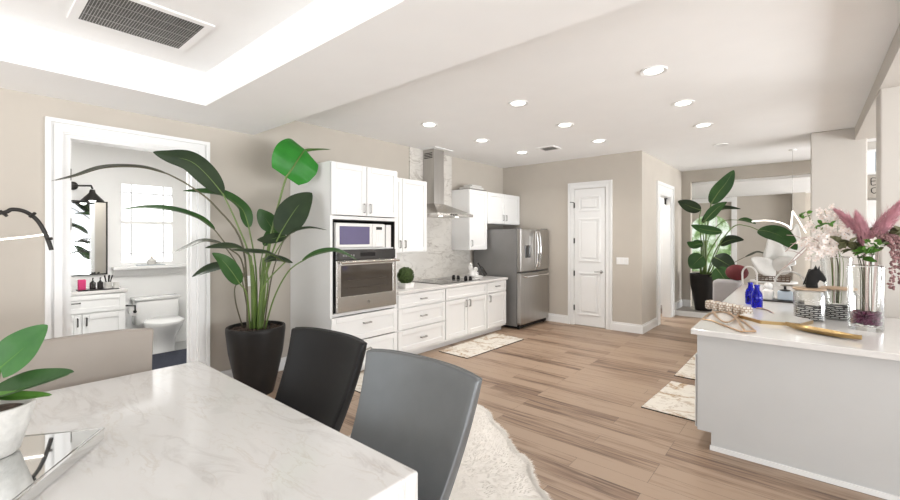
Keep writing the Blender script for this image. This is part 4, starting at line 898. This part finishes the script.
# mosaic link garland
g0, g1 = Vector((-0.715, 4.722, 0.957)), Vector((-0.4, 4.482, 0.957))
t = thing('mosaic_garland', (-.5, 4.73, CT), 'chunky white mosaic chain garland lying on the island', 'garland')
for k in range(6):
    p = g0.lerp(g1, k / 5); MB().obox(p + Vector((0, 0, .0)), (.058, .086, .086), math.atan2(g1.y - g0.y, g1.x - g0.x) + (.25 if k == 0 else random.uniform(-.08, .08)), .02).build('link', M['mosaic'], t, False)
MB().tube([g0, g1], .01, 6).build('cord', M['lightwood'], t)
# copper wire star
t = thing('wire_ornament', (-0.502, 4.171, 0.916), 'flat copper wire geometric ornament near the counter corner', 'ornament')
Q = [(-0.665, 4.036, 0.924), (-0.659, 4.408, 0.924), (-0.578, 4.544, 0.924), (-0.456, 4.329, 0.924), (-0.37, 4.07, 0.924), (-0.288, 3.762, 0.924), (-0.364, 3.676, 0.924), (-0.506, 3.878, 0.924), (-0.593, 4.013, 0.924)]
def strip(pts): return MB().tube(pts, .011, 6, None, .5)
strip(curve(Q[:4], 4) + Q[4:6]).build('wire', M['copper'], t); strip(Q[5:] + [Q[0]]).build('wire', M['copper'], t)
strip(curve([(-0.655, 4.487, 0.932), (-0.58, 4.168, 0.932), (-0.497, 3.961, 0.932), (-0.459, 4.1, 0.932), (-0.454, 4.59, 0.932)], 4)).build('wire', M['copper'], t)
strip(curve([(-0.53, 4.466, 0.94), (-0.435, 4.122, 0.94), (-0.344, 3.662, 0.94)], 4)).build('wire', M['copper'], t)
strip(curve([(-0.375, 5.004, 0.924), (-0.312, 4.983, 0.924), (-0.233, 4.77, 0.924), (-0.248, 4.629, 0.924)], 4)).build('wire', M['copper'], t)
# hexagonal board
hx = [(-.205 + .25 * math.cos(math.radians(a)), 4.40 + .25 * math.sin(math.radians(a))) for a in (12, 72, 132, 192, 252, 312)]
t = thing('hexagon_board', (-.205, 4.40, CT), 'white hexagonal board with gold edge on the island', 'board')
MB().prism(hx, CT, CT + .024).build('edge_band', M['gold'], t, False); MB().prism([(-.205 + (x + .205) * .975, 4.40 + (y - 4.40) * .975) for x, y in hx], CT + .0245, CT + .028).build('board', M['quartz'], t, False)
# golden boat tray
t = thing('boat_tray', (.08, 3.99, CT), 'narrow golden boat shaped tray at the island edge', 'tray')
a0, a1 = Vector((-.125, 4.125, CT)), Vector((.275, 3.87, CT)); ax = (a1 - a0); nx = Vector((-ax.y, ax.x, 0)).normalized(); rings = []
for k in range(17):
    f = k / 16; p = a0 + ax * f; e = abs(2 * f - 1); wd = .06 * (1 - e ** 2.2) + .004; lift = .012 * e ** 4
    rings.append([p + nx * wd * q + Vector((0, 0, lift + h_)) for q, h_ in ((-1, .030), (-.7, .006), (0, .001), (.7, .006), (1, .030), (.92, .030), (.6, .012), (0, .008), (-.6, .012), (-.92, .030))])
MB().loft(rings).build('tray_shell', M['gold'], t)
# glass canisters with woven baskets inside
def canister(x, y, w_, h, label, blabel):
    t = thing('glass_canister', onc(x, y), label, 'canister', 'glass canisters with wooden lids')
    MB().lathe([(w_ * .92, .001), (w_, .012), (w_, h * .80), (w_ * .93, h * .92), (w_ * .80, h * .96), (w_ * .78, h * .96), (w_ * .90, h * .91), (w_ * .965, h * .79), (w_ * .965, .014), (w_ * .90, .008)], onc(x, y), 36, power=.75).build('glass_body', M['jarglass'], t)
    MB().lathe([(0, h * .962), (w_ * 1.02, h * .962), (w_ * 1.05, h * .975), (w_ * 1.05, h * 1.0), (w_ * 1.0, h * 1.012), (0, h * 1.012)], onc(x, y), 36, power=.75).build('lid', M['lightwood'], t)
    tag(MB().lathe([(w_ * .80, .012), (w_ * .90, .02), (w_ * .91, .105), (w_ * .82, .11), (0, .10)], onc(x, y), 36, power=.75).build('woven_basket', M['weave'], None), blabel, 'basket', 'woven baskets in the canisters')
canister(.015, 4.64, .105, .262, 'clear glass canister left of the two, with wooden lid', 'black and white woven basket inside the left canister')
canister(.205, 4.84, .112, .262, 'clear glass canister right of the two, nearer the flower vase', 'black and white woven basket inside the right canister')
# dark tray, figurine and pale blue bottle
tag(MB().box(-.42, -.02, 5.68, 5.93, CT, CT + .012, .004).build('serving_tray', M['blackmetal'], None, False), 'dark flat tray under the white figurine on the island', 'tray')
t = thing('white_figurine', (-.32, 5.78, CT + .013), 'small white figurine with round head on the dark tray', 'figurine')
MB().lathe([(0, 0), (.045, 0), (.05, .09), (.02, .12), (0, .12)], (-.325, 5.79, CT + .013), 8).build('body', M['white'], t, False); MB().ball((-.325, 5.79, CT + .155), .042, 2).build('head', M['white'], t)
t = thing('scent_bottle', (-.175, 5.80, CT + .013), 'square pale blue bottle with dark neck on the dark tray', 'bottle')
MB().box(-.245, -.115, 5.76, 5.84, CT + .013, CT + .115, .012).build('bottle', M['paleblue'], t, False); MB().lathe([(.05, .115), (.045, .125), (.012, .13), (.012, .165), (0, .165)], (-.18, 5.80, CT), 16).build('neck', M['blackmetal'], t)
# black horse head
hc = Vector((.045, 4.66, CT + .267))
t = thing('horse_head', hc, 'black horse head bust on the lid of the left canister', 'sculpture')
ho = [(-.075, 0), (.035, 0), (.03, .035), (.045, .06), (.06, .062), (.085, .048), (.10, .055), (.105, .075), (.09, .10), (.07, .125), (.05, .148), (.045, .185), (.028, .155), (.012, .19), (-.005, .155), (-.03, .15), (-.05, .13), (-.066, .10), (-.074, .06)]
def hr(k, y): return [(hc.x + (px_ - .005) * k * .74 + .005, hc.y + y, hc.z + .003 + (pz_ - .08) * (k if pz_ > .01 else 1) + .08) for px_, pz_ in ho]
MB().loft([hr(.80, -.036), hr(.94, -.030), hr(1, -.014), hr(1, .014), hr(.94, .030), hr(.80, .036)]).build('head', M['black'], t)
mn = MB()
for k in range(8):
    p = hc + Vector((-.05 + .0045 * k, 0, .03 + .016 * k)); mn.tube(curve([p, p + Vector((-.012, .0, .008)), p + Vector((-.020, .0, -.010))], 3), .010, 6, .003)
mn.build('mane', M['black'], t)

# ---- vases and flowers
def vase(x, y, h, rb, rt, label, pw=.8, mat=None):
    t = thing('glass_vase', onc(x, y), label, 'vase')
    prof = [(0, 0), (rb * .96, 0), (rb, .012)] + [(rb + (rt - rb) * f, .012 + (h - .012) * f) for f in (.25, .5, .75, 1)] + [(rt * .97, h)] + [(rb * .955 + (rt - rb) * f, .03 + (h - .03) * f) for f in (.8, .4, 0)] + [(0, .028)]
    MB().lathe(prof, onc(x, y), 40, power=pw).build('glass_body', mat or M['glass'], t)
    MB().tube([(x + rt * math.copysign(abs(math.cos(a)) ** pw, math.cos(a)), y + rt * math.copysign(abs(math.sin(a)) ** pw, math.sin(a)), CT + h) for a in [k * 2 * PI / 40 for k in range(41)]], .004, 6).build('rim', M['chrome'], t)
    return t
vx, vy = .335, 4.42
vase(vx, vy, .475, .098, .104, 'large clear glass vase with purple chips and pink plumes', .7)
pb = MB()
for k in range(420):
    a = random.uniform(0, 2 * PI); q = .078 * math.sqrt(random.random()); z = CT + .045 + random.uniform(0, .085); pb.ball((vx + q * math.cos(a), vy + q * math.sin(a), z), random.uniform(.012, .02), 1, (1, 1, .7))
tag(pb.build('glass_chips', M['purple'], None, False), 'purple glass chips filling the bottom of the large vase', 'pebbles', None, 'stuff')
def rnd(v): return random.uniform(-v, v)
def plume(pts, label, group, mat, r=.05, dens=420, ln=.09):
    t = thing('pampas_plume', pts[0], label, 'dried flower', group)
    P = curve(pts, 8); MB().tube(P, .005, 6, .002).build('stalk', M['twig'], t)
    m = MB(); n0 = int(len(P) * .42)
    for k in range(dens):
        f = random.random(); i = n0 + int(f * (len(P) - n0 - 2)); p = P[i]; tg = (P[i + 1] - P[i]).normalized()
        o_ = tg.orthogonal().normalized(); a = random.uniform(0, 2 * PI); o_ = Matrix.Rotation(a, 3, tg) @ o_
        env = (math.sin(PI * min(1, .12 + .88 * f)) ** .6)
        tipv = p + tg * ln * random.uniform(.6, 1.1) + o_ * r * env * (random.uniform(.4, 1.1) if k % 6 else random.uniform(1.1, 1.9)); midv = p + tg * ln * .35 + o_ * r * env * .75
        sd = tg.cross(o_) * .0016
        a_ = [m.bm.verts.new(v) for v in (p - sd, p + sd, midv + sd * 1.3, midv - sd * 1.3, tipv)]
        m.bm.faces.new((a_[0], a_[1], a_[2], a_[3])); m.bm.faces.new((a_[3], a_[2], a_[4]))
    o = m.build('plume', mat, t, False)
    return t
gp = 'pink plumes in the large vase'
V0 = Vector((vx, vy, CT + .06))
plume([V0 + Vector((.01, 0, 0)), V0 + Vector((.015, 0, .38)), (0.379, 4.42, 1.585), (0.444, 4.44, 1.718), (0.532, 4.46, 1.862)], 'dusty pink pampas plume leaning right toward the pier', gp, M['pampas'], .062, 1100)
plume([V0 + Vector((-.01, .01, 0)), V0 + Vector((-.01, .01, .38)), (0.318, 4.46, 1.585), (0.277, 4.5, 1.693), (0.188, 4.54, 1.807)], 'dusty pink pampas plume leaning left over the white blossoms', gp, M['pampas'], .05, 850)
plume([V0 + Vector((0, -.01, 0)), V0 + Vector((.0, -.01, .38)), (0.332, 4.42, 1.547), (0.321, 4.42, 1.645), (0.294, 4.42, 1.759)], 'dusty pink pampas plume standing between the two leaning ones', gp, M['pampas'], .05, 850)
def hanging(pts, label):
    t = thing('hanging_amaranth', pts[0], label, 'dried flower', 'mauve strands hanging from the large vase')
    P = curve(pts, 8); MB().tube(P, .004, 6).build('stalk', M['twig'], t); m = MB()
    for p in P[len(P) // 3:]:
        for k in range(7): m.ball(p + Vector((rnd(.016), rnd(.016), rnd(.014))), random.uniform(.006, .011), 1)
    m.build('strand', M['amaranth'], t, False)
hanging([V0 + Vector((.03, 0, .02)), V0 + Vector((.05, 0, .40)), (0.395, 4.36, 1.585), (0.449, 4.34, 1.586), (0.467, 4.33, 1.486), (0.458, 4.33, 1.243)], 'mauve strand hanging farther left beside the large vase')
hanging([V0 + Vector((.035, .02, .02)), V0 + Vector((.06, .02, .40)), (0.419, 4.4, 1.6), (0.488, 4.38, 1.6), (0.506, 4.37, 1.5), (0.511, 4.37, 1.286)], 'mauve strand hanging at the frame edge, outer of the pair')
def sprig(pts, label, mat, group, n=16, lw=.022, ll=.085):
    t = thing('leaf_sprig', pts[0], label, 'foliage', group)
    P = curve(pts, 8); MB().tube(P, .0045, 6, .002).build('stalk', M['stalk'], t); m = MB(); n0 = int(len(P) * .5)
    for k in range(n):
        i = n0 + int(random.random() * (len(P) - n0 - 1)); p = P[i]; d = Vector((rnd(1), rnd(1), rnd(.7) + .1)).normalized()
        leaf_mesh(m, [p, p + d * ll * .5 + Vector((0, 0, .006)), p + d * ll], lw, Vector((rnd(1), rnd(1), 1)), .15)
    m.build('leaves', mat, t); return t
gs = 'green sprigs in the large vase'
sprig([V0 + Vector((.02, .01, 0)), V0 + Vector((.02, .01, .38)), (0.4, 4.42, 1.541), (0.472, 4.42, 1.6), (0.532, 4.42, 1.643)], 'olive leafy sprig spreading right above the large vase', M['olive'], gs, 34)
sprig([V0 + Vector((-.02, -.01, 0)), V0 + Vector((-.02, -.01, .38)), (0.278, 4.42, 1.509), (0.233, 4.42, 1.546), (0.183, 4.42, 1.585)], 'olive leafy sprig spreading left above the large vase', M['olive'], gs, 30)
sprig([V0 + Vector((-.01, -.02, 0)), V0 + Vector((-.01, -.02, .38)), (0.32, 4.4, 1.45), (0.343, 4.36, 1.511), (0.383, 4.34, 1.542)], 'olive leafy sprig low over the front rim of the vase', M['fresh'], gs, 26)
sprig([V0 + Vector((.0, .02, 0)), V0 + Vector((.0, .02, .38)), (0.34, 4.46, 1.509), (0.372, 4.46, 1.6), (0.414, 4.46, 1.675)], 'dark leafy sprig behind the pink plumes', M['olive'], gs, 26)
def flower(par, c, r, d):
    mb = MB(); d = Vector(d).normalized(); u = d.orthogonal().normalized(); v = d.cross(u); hub = mb.bm.verts.new(c)
    for k in range(5):
        a = 2 * PI * k / 5 + rnd(.2); e = u * math.cos(a) + v * math.sin(a); f = d.cross(e)
        q = [mb.bm.verts.new(x) for x in (c + e * r * .55 + f * r * .38 + d * r * .12, c + e * r + f * r * .12 + d * r * .24, c + e * r - f * r * .12 + d * r * .24, c + e * r * .55 - f * r * .38 + d * r * .12)]
        mb.bm.faces.new([hub] + q)
    fl = mb.build('flower', M['petal'], par, False)
    MB().ball(c + d * r * .1, r * .15, 1).build('flower_core', M['petalcore'], fl, False)
def blossom(pts, label, group, n=10, r=.034, spread=.05, stmat='twig'):
    t = thing('blossom_branch', pts[0], label, 'flower', group)
    P = curve(pts, 8); MB().tube(P, .003, 6, .0015).build('stalk', M[stmat], t); n0 = int(len(P) * .58)
    for k in range(n):
        i = n0 + int(random.random() * (len(P) - n0 - .01)); p = P[i] + Vector((rnd(spread), rnd(spread), rnd(spread)))
        flower(t, p, r * random.uniform(.8, 1.2), (rnd(.8) - .1, -1 + rnd(.5), rnd(.6) + .35))
    return t
# second vase with white blossoms
v2x, v2y = .22, 5.55
vase(v2x, v2y, .50, .075, .125, 'tall flared glass vase of white blossoms behind the canisters', 1)
V2 = Vector((v2x, v2y, CT + .05)); N2 = Vector((v2x, v2y, CT + .50))
gb = 'white blossom branches in the flared vase'
tips = [((812,222), 'highest left'), ((824,212), 'top centre'), ((836,214), 'upper right'), ((808,240), 'middle left'), ((822,232), 'in the centre front'), ((838,230), 'middle right'), ((814,254), 'lowest left'), ((846,246), 'lowest right'), ((828,246), 'low centre')]
TW = [(0.037, 5.4, 1.756), (0.126, 5.45, 1.871), (0.227, 5.5, 1.831), (-0.007, 5.35, 1.581), (0.107, 5.25, 1.666), (0.223, 5.4, 1.676), (0.036, 5.25, 1.439), (0.29, 5.5, 1.543), (0.146, 5.15, 1.518)]
for (px, nm), tw in zip(tips, TW):
    tw = Vector(tw); off = Vector((rnd(.03), rnd(.03), 0))
    blossom([V2 + off, N2 + off * 1.5 + Vector((0, 0, -.02)), N2.lerp(tw, .5) + Vector((0, 0, .04)), tw], 'white blossom branch in the flared vase, reaching %s' % nm, gb, 24, .027, .055, 'stem')
blossom([V0 + Vector((-.03, 0, 0)), V0 + Vector((-.03, 0, .38)), (0.263, 4.45, 1.585), (0.225, 4.48, 1.647)], 'white blossom stem left of the pink plumes', 'white blossoms in the large vase', 9, .030, .04, 'stalk')
blossom([V0 + Vector((.03, -.02, 0)), V0 + Vector((.03, -.02, .38)), (0.364, 4.36, 1.541), (0.383, 4.34, 1.571)], 'white blossom stem at the front of the large vase', 'white blossoms in the large vase', 6, .032, .035, 'stalk')
def twig(pts, label):
    t = thing('bare_twig', pts[0], label, 'branch', 'bare twigs leaning left from the flared vase')
    P = curve(pts, 6); MB().tube(P, .008, 6, .003).build('twig', M['twig'], t)
    q = P[len(P) * 2 // 3]; MB().tube([q, q + Vector((-.06, -.02, .03)), q + Vector((-.12, -.04, .035))], .004, 6, .002).build('side_shoot', M['twig'], t)
twig([V2 + Vector((-.02, 0, 0)), N2 + Vector((-.04, 0, 0)), (0.06, 5.5, 1.531), (-0.093, 5.5, 1.377), (-0.228, 5.5, 1.249)], 'pinkish bare twig bending lowest toward the blue bottles')
twig([V2 + Vector((-.02, .02, 0)), N2 + Vector((-.04, .02, 0)), (0.084, 5.6, 1.58), (-0.055, 5.6, 1.457), (-0.159, 5.6, 1.309)], 'pinkish bare twig bending left above the lower one')
twig([V2 + Vector((-.02, -.02, 0)), N2 + Vector((-.04, -.02, 0)), (0.037, 5.4, 1.6), (-0.068, 5.4, 1.57), (-0.169, 5.4, 1.459)], 'pinkish bare twig reaching left, highest of the three')
sprig([V2, N2, (0.094, 5.3, 1.695), (0.134, 5.2, 1.729), (0.174, 5.18, 1.71)], 'fresh green leaves among the white blossoms', M['fresh'], 'green sprigs in the flared vase', 12, .016, .06)
sprig([V2 + Vector((.01, 0, 0)), N2, (0.038, 5.5, 1.759), (-0.008, 5.5, 1.86), (-0.061, 5.5, 1.812)], 'fresh green leaves at the upper left of the white blossoms', M['fresh'], 'green sprigs in the flared vase', 9, .018, .06)

# ================================================================= FAR DINING CORNER
t = thing('round_table', (-.45, 9.28, 0), 'white round dining table beyond the island', 'table')
MB().lathe([(0, .82), (.33, .82), (.34, .835), (.33, .85), (0, .85)], (-.45, 9.28, 0), 40).build('tabletop', M['white'], t); MB().lathe([(0, 0), (.28, 0), (.27, .03), (.06, .08), (.05, .7), (.12, .82), (0, .82)], (-.45, 9.28, 0), 28).build('pedestal', M['white'], t)
t = thing('lattice_tray', (-.45, 9.2, .85), 'brown lattice sided tray on the round table', 'tray')
MB().box(-.68, -.22, 9.05, 9.34, .851, .862).build('bottom', M['lattice'], t, False); lm = MB()
for z in (.868, .935, .90): lm.box(-.68, -.22, 9.04, 9.05, z, z + .012).box(-.68, -.22, 9.34, 9.35, z, z + .012).box(-.69, -.68, 9.04, 9.35, z, z + .012).box(-.22, -.21, 9.04, 9.35, z, z + .012)
for k in range(9):
    x = -.68 + k * .0565; lm.box(x, x + .010, 9.04, 9.05, .862, .94).box(x, x + .010, 9.34, 9.35, .862, .94)
lm.build('rail', M['lattice'], t, False)
# petal sculpture
t = thing('petal_sculpture', (-.47, 9.2, .863), 'large white petal shaped sculpture on the lattice tray', 'sculpture')
MB().lathe([(0, .0), (.09, 0), (.09, .02), (.035, .05), (.035, .20), (.06, .24), (0, .25)], (-.47, 9.2, .863), 24).build('stand', M['plush'], t)
def petal(mid, w_, n_):
    m = MB(); leaf_mesh(m, mid, w_, n_, .25, .2, base=.12); o = m.build('petal', M['plush'], t)
    md = o.modifiers.new('thickness', 'SOLIDIFY'); md.thickness = .03; return o
petal([(-0.408, 9.18, 1.03), (-0.514, 9.1, 1.081), (-0.622, 9.05, 1.166), (-0.731, 9.0, 1.251)], .14, (.1, -1, .3))
petal([(-0.409, 9.2, 1.046), (-0.422, 9.18, 1.254), (-0.435, 9.16, 1.444), (-0.49, 9.16, 1.617)], .16, (.1, -1, .1))
petal([(-0.394, 9.16, 1.032), (-0.297, 9.1, 1.159), (-0.23, 9.06, 1.197), (-0.152, 9.02, 1.168)], .14, (.1, -1, .3))
petal([(-0.37, 9.25, 1.045), (-0.249, 9.28, 1.29), (-0.17, 9.3, 1.497), (-0.13, 9.3, 1.839)], .11, (.2, -1, .1))
petal([(-0.355, 9.2, 1.083), (-0.221, 9.2, 1.31), (-0.09, 9.2, 1.432), (0.0, 9.2, 1.567)], .09, (.2, -1, .3))
# white hoop back chairs
def hoop(x, y, z0, rz, w_, top, label):
    t = thing('hoop_chair', (x, y, z0), label, 'chair', 'white hoop back chairs at the round table'); W = Vector((x, y, z0))
    MB().lathe([(0, .44), (.2, .44), (.215, .46), (.2, .485), (0, .485)], W, 28).build('seat', M['white'], t)
    for sx in (-1, 1):
        for sy in (-1, 1): MB().tube([W + Vector((sx * .14, sy * .14, .45)), W + Vector((sx * .18, sy * .18, 0))], .016, 8, .012).build('leg', M['white'], t)
    pts = [W + Vector((-w_ / 2 * (1 if a < 1 else 1), .17, .47)) for a in (0,)] + [W + Vector((-w_ / 2 * math.cos(a), .19, top - w_ / 2 + w_ / 2 * math.sin(a))) for a in [k * PI / 12 for k in range(13)]] + [W + Vector((w_ / 2, .17, .47))]
    MB().tube(pts, .014, 8).build('hoop_back', M['white'], t); t.rotation_euler[2] = rz
hoop(-.20, 8.25, 0, PI, .34, 1.10, 'white hoop back chair on the near side of the round table')
hoop(-.625, 8.78, 0, PI * .8, .26, 1.12, 'white hoop back chair at the left of the round table')
# grey chair with maroon cushion
t = thing('upholstered_bench', (-1.07, 8.8, 0), 'pale grey upholstered bench below the plant', 'bench')
MB().box(-1.27, -.87, 8.62, 8.98, .12, .862, .05, 3).build('cushion_block', M['lilacgrey'], t)
for sx in (-1.22, -.92):
    for yy in (8.67, 8.93): MB().box(sx - .02, sx + .02, yy - .02, yy + .02, 0, .13).build('leg', M['darkwood'], t, False)
tag(MB().ball((-.93, 8.80, 1.0), .17, 3, (1.0, .6, .82)).build('velvet_cushion', M['maroon'], None), 'maroon velvet cushion on the grey bench', 'cushion')
# LED ribbon pendant
t = thing('ribbon_pendant', (-0.215, 8.95, 1.766), 'curved white light ribbon pendant over the round table', 'pendant lamp')
MB().tube(curve([(-0.719, 8.85, 1.883), (-0.537, 8.8, 1.894), (-0.365, 8.8, 1.864), (-0.263, 8.85, 1.814), (-0.202, 8.95, 1.749)], 6), .012, 8, None, 1).build('ribbon', M['led'], t)
MB().tube(curve([(-0.202, 8.95, 1.749), (-0.195, 8.95, 1.881), (-0.182, 8.95, 2.046)], 6), .012, 8).build('ribbon', M['led'], t)
MB().tube(curve([(-0.182, 8.95, 2.046), (-0.099, 8.9, 1.877), (-0.012, 8.9, 1.681)], 6), .010, 8).build('ribbon', M['led'], t)
q = Vector((-0.182, 8.95, 2.046)); MB().tube([q, Vector((q.x, q.y, 3.06))], .002, 5).build('cable', M['nickel'], t); MB().lathe([(0, -.02), (.05, -.02), (.05, 0), (0, 0)], (q.x, q.y, 3.059), 20).build('canopy', M['trim'], t)
# board with black script past the pier
t = thing('script_sign', (.95, 8.98, 2.17), 'taupe board with black script under the high window', 'sign')
MB().box(.66, 1.3, 8.975, 8.998, 2.20, 2.55).build('board', M['signboard'], t, False)
def stroke(m, pts): m.tube(curve(pts, 5), .0055, 6)
lt = MB()
stroke(lt, [(.80, 8.972, 2.50), (.745, 8.972, 2.505), (.74, 8.972, 2.44), (.75, 8.972, 2.40), (.80, 8.972, 2.405)]); stroke(lt, [(.742, 8.972, 2.46), (.79, 8.972, 2.46)])
stroke(lt, [(.85, 8.972, 2.44), (.815, 8.972, 2.44), (.815, 8.972, 2.40), (.85, 8.972, 2.41), (.86, 8.972, 2.45), (.865, 8.972, 2.40), (.89, 8.972, 2.41)])
stroke(lt, [(.79, 8.972, 2.36), (.75, 8.972, 2.35), (.745, 8.972, 2.30), (.77, 8.972, 2.275), (.80, 8.972, 2.29)]); stroke(lt, [(.81, 8.972, 2.28), (.82, 8.972, 2.36), (.86, 8.972, 2.34), (.825, 8.972, 2.315), (.875, 8.972, 2.28)])
lt.build('lettering', M['ink'], t)
t = thing('white_cupboard', (.95, 8.9, 0), 'white cupboard below the script board, past the pier', 'cabinet')
MB().box(.66, 1.35, 8.80, 8.995, 0, 2.16).build('body', M['white'], t, False); MB().box(.68, .86, 8.785, 8.80, .1, 2.08).build('door', M['trim'], t, False); MB().box(.87, 1.33, 8.785, 8.80, .1, 2.08).build('door', M['trim'], t, False)
t = thing('framed_picture', (-3.55, 9.1, 1.2), 'small brown framed picture glimpsed through the hall doorway', 'picture')
MB().box(-3.56, -3.54, 9.0, 9.9, 1.15, 1.5).build('frame', M['lightwood'], t, False)
